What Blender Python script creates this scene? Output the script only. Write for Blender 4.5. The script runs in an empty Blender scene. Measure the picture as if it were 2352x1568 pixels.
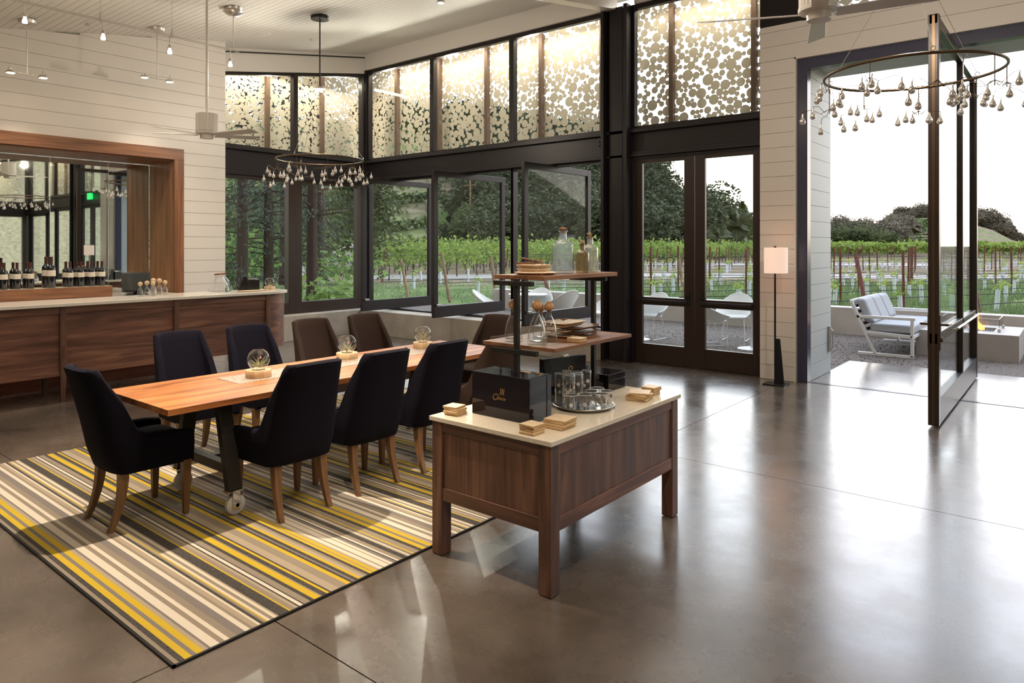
import bpy, math, random
from math import sin, cos, pi, radians, sqrt, atan2
from mathutils import Vector, Matrix, noise
S = bpy.context.scene
C = S.collection
rnd = random.Random(7)

# ------------------------------------------------------------------ camera, world, sun, exposure
cam = bpy.data.objects.new('camera', bpy.data.cameras.new('camera')); C.objects.link(cam)
cam.location = (0, 0, 1.7); cam.rotation_euler = (radians(90), 0, radians(39.2))
cam.data.sensor_width = 36; cam.data.lens = 1597 / 2352 * 36
cam.data.shift_y = -(784 - 563) / 2352
cam.data.clip_start = .05; cam.data.clip_end = 3000
S.camera = cam
S.view_settings.view_transform = 'Standard'; S.view_settings.look = 'None'
S.view_settings.gamma = 1; S.view_settings.use_curve_mapping = False
S.view_settings.exposure = 0.45
cy = S.cycles
cy.max_bounces = 9; cy.diffuse_bounces = 4; cy.glossy_bounces = 4; cy.transmission_bounces = 8
cy.transparent_max_bounces = 16; cy.sample_clamp_indirect = 4; cy.caustics_reflective = False; cy.caustics_refractive = False

w = bpy.data.worlds.new('sky'); S.world = w; w.use_nodes = True
n = w.node_tree.nodes; L = w.node_tree.links; n.clear()
out = n.new('ShaderNodeOutputWorld'); bg = n.new('ShaderNodeBackground'); L.new(bg.outputs[0], out.inputs[0])
tc = n.new('ShaderNodeTexCoord'); sep = n.new('ShaderNodeSeparateXYZ'); L.new(tc.outputs['Generated'], sep.inputs[0])
ramp = n.new('ShaderNodeValToRGB'); L.new(sep.outputs[2], ramp.inputs[0])
e = ramp.color_ramp.elements
e[0].position = 0.0; e[0].color = (1.0, .86, .68, 1); e[1].position = .6; e[1].color = (.70, .79, .96, 1)
m_ = e.new(.12); m_.color = (1.0, .93, .84, 1); m_ = e.new(.3); m_.color = (.88, .92, 1.0, 1)
# brighter towards the set sun (azimuth 108 deg), low over the hills
dot = n.new('ShaderNodeVectorMath'); dot.operation = 'DOT_PRODUCT'; L.new(tc.outputs['Generated'], dot.inputs[0])
dot.inputs[1].default_value = (cos(radians(100)), sin(radians(100)), .12)
mr = n.new('ShaderNodeMapRange'); L.new(dot.outputs['Value'], mr.inputs[0])
mr.inputs[1].default_value = -.4; mr.inputs[2].default_value = 1; mr.inputs[3].default_value = .9; mr.inputs[4].default_value = 3.4
L.new(ramp.outputs[0], bg.inputs[0]); L.new(mr.outputs[0], bg.inputs[1])


def lamp(name, kind, loc, energy, color, target=None, size=.1, spot=None, blend=.3, size_y=None):
    d = bpy.data.lights.new(name, kind); d.energy = energy; d.color = color
    if kind == 'AREA':
        d.size = size
        if size_y: d.shape = 'RECTANGLE'; d.size_y = size_y
    else: d.shadow_soft_size = size
    if spot: d.spot_size = radians(spot); d.spot_blend = blend
    o = bpy.data.objects.new(name, d); C.objects.link(o); o.location = loc
    if target is not None:
        o.rotation_euler = (Vector(target) - Vector(loc)).to_track_quat('-Z', 'Y').to_euler()
    return o


WARM = (1, .78, .52); WARM2 = (1, .84, .66); DAY = (.9, .95, 1)
# warm fill areas added below the ceiling to brighten the hall, then table spots
lamp('hall_fill_light', 'AREA', (-3.2, 3.2, 4.35), 60, WARM2, (-3.2, 3.2, 0), 3.6, size_y=2.4)
lamp('hall_fill_light', 'AREA', (3.5, 2.0, 4.1), 60, WARM2, (3.5, 2.5, 0), 2.5, size_y=2.0)
lamp('hall_fill_light', 'AREA', (-7.5, 1.0, 4.0), 22, WARM2, (-8.5, 2.5, 1), 2.0, size_y=1.6)
lamp('spot_light', 'SPOT', (-4.52, 2.25, 3.95), 560, WARM2, (-4.50, 2.2, 0), .03, 78, .5)
lamp('spot_light', 'SPOT', (-4.5, 4.4, 4.3), 120, WARM2, (-4.50, 4.4, 0), .04, 70, .6)
lamp('spot_light', 'SPOT', (-1.6, 2.0, 4.0), 120, WARM, (-4.5, 3.0, .7), .06, 50, .6)
lamp('spot_light', 'SPOT', (-.6, 1.0, 3.8), 170, WARM2, (-2.3, 3.2, .6), .06, 46, .5)
# spots added outside the upper windows to throw the window bars along the ceiling
for (x_, y_, z_, tx, ty, en) in ((-10.9, 9.40, 5.07, -8.8, 6.6, 150), (-9.15, 9.40, 5.07, -7.1, 6.6, 150), (-7.25, 9.40, 5.07, -5.2, 6.6, 150), (-11.55, 8.6, 4.90, -8.6, 6.3, 120), (-11.55, 7.1, 4.64, -8.6, 5.0, 120)):
    lamp('added_eaves_spot', 'SPOT', (x_, y_, z_), en, (1, .93, .78), (tx, ty, z_ + .12), .02, 84, .6)

# ------------------------------------------------------------------ helpers
def new_mat(name):
    m = bpy.data.materials.new(name); m.use_nodes = True
    return m, m.node_tree.nodes, m.node_tree.links, m.node_tree.nodes['Principled BSDF']


def pbr(name, col, rough=.5, metal=0, spec=.5, coat=0, sheen=0, bump=0, bscale=60, var=0, vscale=4, trans=0, coatr=.08, stretch=None, sheencol=None):
    m, N, K, b = new_mat(name)
    b.inputs['Base Color'].default_value = (*col, 1); b.inputs['Roughness'].default_value = rough
    b.inputs['Metallic'].default_value = metal; b.inputs['Specular IOR Level'].default_value = spec
    b.inputs['Coat Weight'].default_value = coat; b.inputs['Coat Roughness'].default_value = coatr
    b.inputs['Sheen Weight'].default_value = sheen; b.inputs['Transmission Weight'].default_value = trans
    if sheencol: b.inputs['Sheen Tint'].default_value = (*sheencol, 1)
    if bump or var:
        t = N.new('ShaderNodeTexCoord'); mp = N.new('ShaderNodeMapping'); K.new(t.outputs['Object'], mp.inputs[0])
        if stretch: mp.inputs['Scale'].default_value = stretch
    if var:
        nz = N.new('ShaderNodeTexNoise'); nz.inputs['Scale'].default_value = vscale; nz.inputs['Detail'].default_value = 6
        K.new(mp.outputs[0], nz.inputs[0])
        mx = N.new('ShaderNodeMix'); mx.data_type = 'RGBA'
        mx.inputs[6].default_value = (*[c * (1 - var) for c in col], 1); mx.inputs[7].default_value = (*[min(1, c * (1 + var)) for c in col], 1)
        r = N.new('ShaderNodeMapRange'); r.inputs[1].default_value = .3; r.inputs[2].default_value = .7
        K.new(nz.outputs[0], r.inputs[0]); K.new(r.outputs[0], mx.inputs[0]); K.new(mx.outputs[2], b.inputs['Base Color'])
    if bump:
        nz = N.new('ShaderNodeTexNoise'); nz.inputs['Scale'].default_value = bscale; nz.inputs['Detail'].default_value = 3
        K.new(mp.outputs[0], nz.inputs[0]); bp = N.new('ShaderNodeBump'); bp.inputs['Strength'].default_value = bump; bp.inputs['Distance'].default_value = .01
        K.new(nz.outputs[0], bp.inputs['Height']); K.new(bp.outputs[0], b.inputs['Normal'])
    return m


def wood(name, c1, c2, axis=0, rough=.4, scale=1.0, c3=None, coat=0, fine=1.0):
    """grain runs along axis (0=x 1=y 2=z)"""
    m, N, K, b = new_mat(name)
    t = N.new('ShaderNodeTexCoord'); mp = N.new('ShaderNodeMapping'); K.new(t.outputs['Object'], mp.inputs[0])
    sc = [9 * scale] * 3; sc[axis] = .7 * scale; mp.inputs['Scale'].default_value = sc
    a = N.new('ShaderNodeTexNoise'); a.inputs['Scale'].default_value = 1.3; a.inputs['Detail'].default_value = 8; a.inputs['Distortion'].default_value = 1.2
    K.new(mp.outputs[0], a.inputs[0])
    mp2 = N.new('ShaderNodeMapping'); K.new(t.outputs['Object'], mp2.inputs[0])
    sc = [70 * fine] * 3; sc[axis] = 2.0; mp2.inputs['Scale'].default_value = sc
    f = N.new('ShaderNodeTexNoise'); f.inputs['Scale'].default_value = 1.5; f.inputs['Detail'].default_value = 4; K.new(mp2.outputs[0], f.inputs[0])
    mxx = N.new('ShaderNodeMath'); mxx.operation = 'MULTIPLY_ADD'; K.new(f.outputs[0], mxx.inputs[0]); mxx.inputs[1].default_value = .35; K.new(a.outputs[0], mxx.inputs[2])
    r = N.new('ShaderNodeValToRGB'); K.new(mxx.outputs[0], r.inputs[0])
    e = r.color_ramp.elements; e[0].position = .5; e[0].color = (*c1, 1); e[1].position = .86; e[1].color = (*c2, 1)
    if c3: q = e.new(.67); q.color = (*c3, 1)
    K.new(r.outputs[0], b.inputs['Base Color']); b.inputs['Roughness'].default_value = rough
    b.inputs['Coat Weight'].default_value = coat; b.inputs['Coat Roughness'].default_value = .15
    bp = N.new('ShaderNodeBump'); bp.inputs['Strength'].default_value = .15; bp.inputs['Distance'].default_value = .002
    K.new(f.outputs[0], bp.inputs['Height']); K.new(bp.outputs[0], b.inputs['Normal'])
    return m


def glass_pane(name, tint=(.965, .985, .98), refl=1.0, milk=0):
    m, N, K, b = new_mat(name); N.remove(b); o = N['Material Output']
    tr = N.new('ShaderNodeBsdfTransparent'); tr.inputs[0].default_value = (*tint, 1)
    gl = N.new('ShaderNodeBsdfGlossy'); gl.inputs['Roughness'].default_value = .02
    fr = N.new('ShaderNodeLayerWeight'); fr.inputs[0].default_value = .5
    pw = N.new('ShaderNodeMath'); pw.operation = 'POWER'; pw.inputs[1].default_value = 4.0; K.new(fr.outputs['Facing'], pw.inputs[0])
    ml = N.new('ShaderNodeMath'); ml.operation = 'MULTIPLY_ADD'; ml.use_clamp = True; ml.inputs[1].default_value = .7 * refl; ml.inputs[2].default_value = .03 * refl; K.new(pw.outputs[0], ml.inputs[0])
    mx = N.new('ShaderNodeMixShader'); K.new(ml.outputs[0], mx.inputs[0]); K.new(tr.outputs[0], mx.inputs[1]); K.new(gl.outputs[0], mx.inputs[2])
    if milk:
        tl = N.new('ShaderNodeBsdfTranslucent'); tl.inputs[0].default_value = (.9, .95, 1, 1); m2 = N.new('ShaderNodeMixShader'); m2.inputs[0].default_value = milk
        K.new(mx.outputs[0], m2.inputs[1]); K.new(tl.outputs[0], m2.inputs[2]); mx = m2
    K.new(mx.outputs[0], o.inputs[0]); return m


def emis(name, col, st):
    m, N, K, b = new_mat(name)
    b.inputs['Base Color'].default_value = (*col, 1); b.inputs['Emission Color'].default_value = (*col, 1); b.inputs['Emission Strength'].default_value = st
    return m


def leaf(name, c1, c2, trans=.35):
    m, N, K, b = new_mat(name); o = N['Material Output']
    oi = N.new('ShaderNodeObjectInfo'); g = N.new('ShaderNodeNewGeometry')
    nz = N.new('ShaderNodeTexNoise'); nz.inputs['Scale'].default_value = 1.1; nz.inputs['Detail'].default_value = 3; K.new(g.outputs['Position'], nz.inputs[0])
    ad = N.new('ShaderNodeMath'); ad.operation = 'MULTIPLY_ADD'; K.new(g.outputs['Random Per Island'], ad.inputs[0]); ad.inputs[1].default_value = .55; K.new(nz.outputs[0], ad.inputs[2])
    a2 = N.new('ShaderNodeMath'); a2.operation = 'MULTIPLY_ADD'; K.new(oi.outputs['Random'], a2.inputs[0]); a2.inputs[1].default_value = .3; K.new(ad.outputs[0], a2.inputs[2])
    r = N.new('ShaderNodeMapRange'); r.inputs[1].default_value = .55; r.inputs[2].default_value = 1.25; K.new(a2.outputs[0], r.inputs[0])
    mx = N.new('ShaderNodeMix'); mx.data_type = 'RGBA'; mx.inputs[6].default_value = (*c1, 1); mx.inputs[7].default_value = (*c2, 1); K.new(r.outputs[0], mx.inputs[0])
    K.new(mx.outputs[2], b.inputs['Base Color']); b.inputs['Roughness'].default_value = .7; b.inputs['Specular IOR Level'].default_value = .2
    tl = N.new('ShaderNodeBsdfTranslucent'); K.new(mx.outputs[2], tl.inputs[0])
    ms = N.new('ShaderNodeMixShader'); ms.inputs[0].default_value = trans; K.new(b.outputs[0], ms.inputs[1]); K.new(tl.outputs[0], ms.inputs[2]); K.new(ms.outputs[0], o.inputs[0])
    return m


class MB:
    def __init__(s): s.v = []; s.f = []; s.mi = []; s.cur = 0; s.T = None
    def add(s, vs, fs):
        o = len(s.v)
        if s.T: vs = [s.T(*p) for p in vs]
        s.v += [tuple(p) for p in vs]; s.f += [tuple(i + o for i in f) for f in fs]; s.mi += [s.cur] * len(fs); return s
    def box(s, x0, x1, y0, y1, z0, z1):
        x0, x1 = sorted((x0, x1)); y0, y1 = sorted((y0, y1)); z0, z1 = sorted((z0, z1))
        return s.add([(x0, y0, z0), (x1, y0, z0), (x1, y1, z0), (x0, y1, z0), (x0, y0, z1), (x1, y0, z1), (x1, y1, z1), (x0, y1, z1)],
                     [(0, 3, 2, 1), (4, 5, 6, 7), (0, 1, 5, 4), (1, 2, 6, 5), (2, 3, 7, 6), (3, 0, 4, 7)])
    def prism(s, pts, z0, z1):
        n = len(pts); return s.add([(x, y, z0) for x, y in pts] + [(x, y, z1) for x, y in pts],
            [tuple(range(n))[::-1], tuple(range(n, 2 * n))] + [(i, (i + 1) % n, n + (i + 1) % n, n + i) for i in range(n)])
    def hexa(s, b, t):
        """b,t: four points each"""
        return s.add(list(b) + list(t), [(3, 2, 1, 0), (4, 5, 6, 7), (0, 1, 5, 4), (1, 2, 6, 5), (2, 3, 7, 6), (3, 0, 4, 7)])
    def tube(s, pts, r, n=8, close=False, caps=True):
        P = [Vector(p) for p in pts]; m = len(P); R = r if isinstance(r, (list, tuple)) else [r] * m
        vs = []; up = None
        for i, p in enumerate(P):
            if close: d = P[(i + 1) % m] - P[i - 1]
            else: d = (P[min(i + 1, m - 1)] - P[max(i - 1, 0)])
            d = d.normalized() if d.length > 1e-9 else Vector((0, 0, 1))
            if up is None: up = Vector((0, 0, 1)) if abs(d.z) < .9 else Vector((1, 0, 0))
            a = d.cross(up)
            if a.length < 1e-4: a = d.orthogonal()
            a.normalize(); b = a.cross(d).normalized(); up = b
            for k in range(n):
                t = 2 * pi * (k + .5) / n; vs.append(p + a * (R[i] * cos(t)) + b * (R[i] * sin(t)))
        fs = []
        for i in range(m if close else m - 1):
            j = (i + 1) % m
            for k in range(n): fs.append((i * n + k, i * n + (k + 1) % n, j * n + (k + 1) % n, j * n + k))
        if caps and not close: fs += [tuple(range(n))[::-1], tuple(range((m - 1) * n, m * n))]
        return s.add(vs, fs)
    def lathe(s, prof, c=(0, 0, 0), n=20, axis='z'):
        vs = []; m = len(prof)
        for r, z in prof:
            for k in range(n):
                t = 2 * pi * k / n; p = (r * cos(t), r * sin(t), z)
                if axis == 'x': p = (p[2], p[0], p[1])
                if axis == 'y': p = (p[0], p[2], p[1])
                vs.append((c[0] + p[0], c[1] + p[1], c[2] + p[2]))
        fs = [(i * n + k, i * n + (k + 1) % n, (i + 1) * n + (k + 1) % n, (i + 1) * n + k) for i in range(m - 1) for k in range(n)]
        if prof[0][0] > 1e-5: fs.append(tuple(range(n))[::-1])
        if prof[-1][0] > 1e-5: fs.append(tuple(range((m - 1) * n, m * n)))
        return s.add(vs, fs)
    def cyl(s, c, r, z0, z1, n=20): return s.lathe([(r, z0), (r, z1)], c, n)
    def grid(s, fn, nu, nv, closed_u=False):
        vs = [fn(i / (nu if closed_u else nu - 1), j / (nv - 1)) for i in range(nu) for j in range(nv)]
        fs = [(i * nv + j, ((i + 1) % nu) * nv + j, ((i + 1) % nu) * nv + j + 1, i * nv + j + 1) for i in range(nu if closed_u else nu - 1) for j in range(nv - 1)]
        return s.add(vs, fs)
    def build(s, name, mat, parent=None, bevel=0, smooth=False, sharp=35, sub=0, seg=2):
        me = bpy.data.meshes.new(name); me.from_pydata(s.v, [], s.f)
        for m in (mat if isinstance(mat, (list, tuple)) else [mat]): me.materials.append(m)
        if any(s.mi): me.polygons.foreach_set('material_index', s.mi)
        if smooth or bevel or sub:
            me.polygons.foreach_set('use_smooth', [True] * len(me.polygons))
            if not sub: me.set_sharp_from_angle(angle=radians(sharp))
        me.update()
        o = bpy.data.objects.new(name, me); C.objects.link(o)
        if parent: o.parent = parent
        if bevel:
            b = o.modifiers.new('bevel', 'BEVEL'); b.width = bevel; b.segments = seg; b.limit_method = 'ANGLE'; b.angle_limit = radians(40); b.harden_normals = True
        if sub:
            b = o.modifiers.new('sub', 'SUBSURF'); b.levels = sub; b.render_levels = sub
        return o


def tag(o, label=None, cat=None, group=None, kind=None):
    if label: o['label'] = label
    if cat: o['category'] = cat
    if group: o['group'] = group
    if kind: o['kind'] = kind
    return o
def thing(name, label, cat, loc=(0, 0, 0), rz=0, group=None):
    o = bpy.data.objects.new(name, None); C.objects.link(o); o.empty_display_size = .1
    o.location = loc; o.rotation_euler = (0, 0, rz); return tag(o, label, cat, group)
def struct(o): o['kind'] = 'structure'; return o
def sempty(name):
    o = bpy.data.objects.new(name, None); C.objects.link(o); o['kind'] = 'structure'; return o
def copy_tree(o, parent=None):
    c = o.copy(); C.objects.link(c)
    if parent: c.parent = parent
    for ch in list(o.children): copy_tree(ch, c)
    return c
def dup(root, loc, rz=0, label=None, group=None, scale=None):
    r = copy_tree(root); r.location = loc; r.rotation_euler = (0, 0, rz)
    if label: r['label'] = label
    if group: r['group'] = group
    if scale: r.scale = scale
    return r
ORD = ['first', 'second', 'third', 'fourth', 'fifth', 'sixth', 'seventh', 'eighth', 'ninth', 'tenth', 'eleventh', 'twelfth', 'thirteenth', 'fourteenth', 'fifteenth', 'sixteenth', 'seventeenth', 'eighteenth', 'nineteenth', 'twentieth']
FX, FY = -sin(radians(39.2)), cos(radians(39.2)); RX, RY = cos(radians(39.2)), sin(radians(39.2))
def at(u, d):
    """ground point: u = tangent of the bearing right of the viewing axis, d = distance along it"""
    return (d * (u * RX + FX), d * (u * RY + FY))
def bearing(x, y):
    lat = x * RX + y * RY; d = x * FX + y * FY
    return (lat / d if d > .1 else 99, d)

# ------------------------------------------------------------------ materials
M = {}
M['bronze'] = pbr('dark_bronze', (.018, .013, .013), .38, .0, .35, bump=.02)
M['steel'] = pbr('painted_dark_steel', (.020, .016, .018), .38, 0, .35)
M['white'] = pbr('white_paint', (.74, .70, .655), .42, var=.02, vscale=2)
M['whitegloss'] = pbr('white_satin_paint', (.80, .75, .69), .30, spec=.5)
M['ceil'] = pbr('white_ceiling_paint', (.78, .75, .71), .75, spec=.2)
M['exterior'] = pbr('grey_siding_paint', (.55, .56, .54), .5)
M['gap'] = pbr('groove_backing', (.30, .27, .24), .9)
M['conc'] = pbr('cast_concrete', (.46, .41, .34), .75, bump=.25, bscale=30, var=.18, vscale=3)
M['gravel'] = pbr('gravel', (.13, .105, .088), .95, bump=1.0, bscale=45, var=.6, vscale=38)
M['walnut_x'] = wood('walnut_long_grain', (.085, .034, .022), (.29, .135, .078), 1, .42, .8, (.165, .070, .044))
M['walnut_z'] = wood('walnut_upright_grain', (.055, .024, .016), (.20, .095, .055), 2, .42, 1.0, (.11, .048, .030))
M['walnut_l'] = wood('walnut_cross_grain', (.065, .028, .018), (.18, .082, .048), 0, .42, .8, (.11, .048, .030))
M['frame_y'] = wood('walnut_frame', (.15, .06, .028), (.33, .15, .07), 1, .38, .8)
M['frame_z'] = wood('walnut_frame_upright', (.15, .06, .028), (.33, .15, .07), 2, .38, .8)
M['jamb'] = wood('pale_walnut_jamb', (.26, .13, .06), (.45, .25, .12), 2, .35, .8)
M['tabletop'] = wood('acacia_boards', (.20, .062, .020), (.66, .28, .095), 1, .3, .9, (.46, .17, .050), coat=.25)
M['redwood'] = wood('red_wood_step', (.24, .08, .045), (.36, .14, .08), 1, .5)
M['chairleg'] = wood('oiled_oak_leg', (.13, .062, .026), (.24, .125, .055), 2, .42, 1.6)
M['light_wood'] = wood('pale_beech', (.50, .34, .19), (.70, .52, .32), 2, .5, 2)
M['ball'] = wood('turned_beech_ball', (.40, .20, .08), (.60, .33, .15), 2, .35, 3)
M['board'] = wood('pale_serving_wood', (.66, .49, .32), (.86, .70, .50), 0, .5, 1.5)
M['darkboard'] = wood('dark_serving_wood', (.13, .055, .03), (.26, .12, .06), 0, .4, 1.6)
M['stonew'] = pbr('white_stone_top', (.80, .76, .68), .16, var=.05, vscale=60)
M['stone'] = pbr('cream_stone_top', (.74, .66, .53), .16, spec=.5, var=.06, vscale=60)
M['coaster'] = pbr('cream_coaster_face', (.78, .60, .40), .35, var=.05)
M['coaster_edge'] = pbr('cork_coaster_edge', (.52, .33, .14), .7, var=.2, vscale=80)
M['navy'] = pbr('navy_black_velvet', (.005, .0045, .010), .9, spec=.12, sheen=.02, bump=.15, bscale=300, sheencol=(.6, .55, .7))
M['brown'] = pbr('dark_brown_velvet', (.038, .023, .018), .85, spec=.15, sheen=.03, bump=.15, bscale=300, sheencol=(.9, .7, .6))
M['lacquer'] = pbr('black_lacquer', (.010, .007, .010), .05, spec=.45)
M['gold'] = pbr('gold_foil', (.75, .45, .20), .3, 1)
M['silver'] = pbr('brushed_nickel', (.60, .57, .53), .3, 1)
M['chrome'] = pbr('polished_chrome', (.80, .80, .80), .1, 1)
M['blackmetal'] = pbr('black_metal', (.015, .015, .016), .4, .3)
M['bronze_ring'] = pbr('antique_bronze', (.13, .085, .05), .35, .9)
M['fanwhite'] = pbr('white_enamel', (.80, .77, .73), .25)
M['darkrod'] = pbr('blackened_steel', (.035, .030, .028), .45, .5)
M['pane'] = glass_pane('window_glass', refl=.45)
M['pane2'] = glass_pane('tinted_door_glass', (.90, .94, .95), .8)
M['thin'] = glass_pane('thin_clear_glass', (.992, .995, .995), 1.5)
M['thinblue'] = glass_pane('thick_bottle_glass', (.90, .94, .96), 2.4, .14)
M['thinamber'] = glass_pane('smoky_amber_glass', (.78, .70, .55), 2.2, .06)
M['thinolive'] = glass_pane('olive_clear_glass', (.93, .93, .88), 2.2, .10)
M['mirror'] = pbr('mirror_glass', (.82, .84, .80), .015, 1)
M['screen'] = pbr('cream_perforated_metal', (.80, .73, .60), .45)
M['bulb'] = emis('lit_halogen_bulb', (1, .86, .62), 60)
M['ledface'] = emis('lit_lamp_face', (1, .92, .80), 6)
M['shade'] = emis('lit_lampshade', (1, .74, .60), .42)
M['exit'] = emis('lit_green_exit_panel', (.02, .9, .18), 1.2)
M['wheel'] = pbr('pale_caster_wheel', (.60, .60, .60), .35)
M['bottle'] = pbr('dark_wine_glass', (.006, .008, .012), .06, spec=.6, coat=.6)
M['foil'] = pbr('burgundy_foil', (.085, .030, .022), .35, .3)
M['paper'] = pbr('cream_label_paper', (.72, .66, .56), .7)
M['greyprint'] = pbr('grey_print', (.32, .29, .26), .7)
M['plastic'] = pbr('black_plastic', (.014, .014, .016), .22)
M['dscreen'] = pbr('dark_display_glass', (.02, .025, .025), .06, coat=1)
M['airplant'] = leaf('air_plant_leaf', (.30, .36, .20), (.62, .62, .42), .3)
M['pink'] = pbr('pink_bloom', (.75, .25, .35), .6)
M['sand'] = pbr('pale_sand', (.62, .50, .34), .9)
M['mosaic'] = pbr('mosaic_chips', (.33, .26, .21), .5, var=.75, vscale=120)
M['cushion'] = pbr('light_grey_outdoor_fabric', (.40, .41, .43), .9, bump=.3, bscale=200, var=.08, vscale=150)
M['whitemetal'] = pbr('white_powder_coat', (.80, .80, .80), .35)
M['darkslat'] = pbr('dark_slat', (.06, .035, .03), .5)
M['fireconc'] = pbr('smooth_grey_concrete', (.42, .38, .34), .6, var=.06)
M['lava'] = pbr('black_lava_glass', (.03, .03, .035), .3, bump=1, bscale=40)
M['wicker'] = pbr('white_wicker', (.78, .77, .73), .6, bump=.4, bscale=150)
M['rust'] = pbr('rusty_steel_post', (.17, .060, .038), .8, var=.25, vscale=10)
M['timber'] = pbr('weathered_timber', (.27, .17, .10), .9, var=.3)
M['bark'] = pbr('redwood_bark', (.060, .036, .026), .95, bump=.8, bscale=14, var=.3, stretch=(1, 1, .15))
M['trunk'] = pbr('grey_brown_bark', (.09, .06, .045), .95)
M['tubew'] = pbr('white_grow_tube', (.72, .76, .80), .6)
M['wire'] = pbr('black_drip_hose', (.03, .03, .035), .6)
M['road'] = pbr('pale_gravel_track', (.36, .32, .29), .9, var=.08)
M['vine'] = leaf('grape_leaf', (.09, .15, .03), (.36, .46, .11), .35)
M['youngvine'] = leaf('young_grape_leaf', (.24, .34, .08), (.50, .56, .16), .4)
M['oakleaf'] = leaf('oak_foliage', (.036, .048, .028), (.13, .145, .075), .15)
M['poplar'] = leaf('poplar_foliage', (.07, .10, .03), (.20, .22, .07), .2)
M['needle'] = leaf('redwood_needles', (.030, .045, .032), (.13, .17, .125), .2)
M['hazeoak'] = leaf('haze_paled_oak_foliage', (.13, .115, .085), (.27, .235, .17), .15)  # ridge foliage paled so its colour carries the distance haze
M['olive'] = leaf('olive_foliage', (.05, .07, .03), (.19, .22, .09), .3)
M['bush'] = leaf('shrub_foliage', (.06, .13, .03), (.32, .46, .14), .35)
M['grass'] = leaf('tall_grass', (.07, .13, .05), (.26, .33, .15), .35)
M['hillvine'] = leaf('hillside_vine_leaf', (.05, .08, .03), (.15, .19, .07), .2)

# polished concrete floor
m, N, K, b = new_mat('polished_concrete'); M['floor'] = m
t = N.new('ShaderNodeTexCoord')
n1 = N.new('ShaderNodeTexNoise'); n1.inputs['Scale'].default_value = .7; n1.inputs['Detail'].default_value = 9; n1.inputs['Roughness'].default_value = .62; n1.inputs['Distortion'].default_value = .5
mp = N.new('ShaderNodeMapping'); mp.inputs['Scale'].default_value = (1, 1, 1); K.new(t.outputs['Object'], mp.inputs[0]); K.new(mp.outputs[0], n1.inputs[0])
r = N.new('ShaderNodeValToRGB'); K.new(n1.outputs[0], r.inputs[0]); e = r.color_ramp.elements
e[0].position = .34; e[0].color = (.058, .045, .035, 1); e[1].position = .68; e[1].color = (.185, .148, .118, 1); q = e.new(.5); q.color = (.115, .091, .072, 1)
K.new(r.outputs[0], b.inputs['Base Color'])
n2 = N.new('ShaderNodeTexNoise'); n2.inputs['Scale'].default_value = 2.2; n2.inputs['Detail'].default_value = 8; n2.inputs['Roughness'].default_value = .7; K.new(mp.outputs[0], n2.inputs[0])
r2 = N.new('ShaderNodeMapRange'); r2.inputs[1].default_value = .35; r2.inputs[2].default_value = .7; r2.inputs[3].default_value = .20; r2.inputs[4].default_value = .36
K.new(n2.outputs[0], r2.inputs[0]); K.new(r2.outputs[0], b.inputs['Roughness'])
b.inputs['Specular IOR Level'].default_value = .75; b.inputs['Coat Weight'].default_value = .65; b.inputs['Coat Roughness'].default_value = .2

# ------------------------------------------------------------------ the setting
def ceil_z(y): return 5.53 + .172 * (y - 9)
# floor slabs with saw-cut joints between them (gaps are real)
xs = [-11.4, -8.9, -6.70, -2.85, 0.99, 4.9, 9.2]; ys = [-4.0, -1.65, 1.76, 5.16, 9.06]
f = MB()
for i in range(len(xs) - 1):
    for j in range(len(ys) - 1):
        f.box(xs[i] + .003, xs[i + 1] - .003, ys[j] + .003, ys[j + 1] - .003, -.12, 0)
f.box(-2.62, -1.05 , 9.07, 11.08, -.12, 0); f.box(-1.044, .52, 9.07, 11.08, -.12, 0)
f.box(-11.4, 9.2, -4, 9.06, -.14, -.012)
struct(f.build('floor', M['floor']))
gb = MB(); 
for i in range(1): gb.box(-16, 12, 9.07, 14.62, -.3, -.03)
gb.box(-16, -11.0, 4, 9.07, -.3, -.03)
go = gb.build('gravel_bed', M['gravel']); go['kind'] = 'structure'
gst = MB()
gr = random.Random(3)
for _ in range(16000):
    u = gr.uniform(-.05, .78); d = gr.uniform(9.8, 15.5); x, y = at(u, d)
    if y < 9.3 or y > 14.5 or (-2.7 < x < .6 and y < 11.1) : continue
    s_ = gr.uniform(.006, .014); a = gr.uniform(0, 3)
    gst.add([(x + s_ * cos(a), y + s_ * sin(a), -.03), (x - s_ * sin(a), y + s_ * cos(a), -.03), (x - s_ * cos(a), y - s_ * sin(a), -.03), (x + s_ * sin(a), y - s_ * cos(a), -.03), (x, y, -.03 + s_)], [(0, 1, 4), (1, 2, 4), (2, 3, 4), (3, 0, 4)])
M['pebble'] = leaf('pebbles', (.05, .04, .033), (.36, .30, .25), 0)
tag(gst.build('gravel', M['pebble']), 'loose brown gravel covering the terrace beyond the glass wall', 'gravel', kind='stuff')

# ceiling of white boards running along x
c = MB(); y = -4.0; bw = .105
while y < 9.05:
    y1 = min(y + bw - .006, 9.06)
    c.hexa([(-11.3, y, ceil_z(y)), (9.2, y, ceil_z(y)), (9.2, y1, ceil_z(y1)), (-11.3, y1, ceil_z(y1))],
           [(-11.3, y, ceil_z(y) + .02), (9.2, y, ceil_z(y) + .02), (9.2, y1, ceil_z(y1) + .02), (-11.3, y1, ceil_z(y1) + .02)])
    y += bw
ceil = struct(c.build('ceiling', M['ceil']))
c = MB(); c.hexa([(-12.3, -4, ceil_z(-4) + .015), (10, -4, ceil_z(-4) + .015), (10, 10.1, ceil_z(10.1) + .015), (-12.3, 10.1, ceil_z(10.1) + .015)],
                 [(-12.3, -4, ceil_z(-4) + .3), (10, -4, ceil_z(-4) + .3), (10, 10.1, ceil_z(10.1) + .3), (-12.3, 10.1, ceil_z(10.1) + .3)])
c.build('roof_deck', M['white'], ceil)

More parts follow.
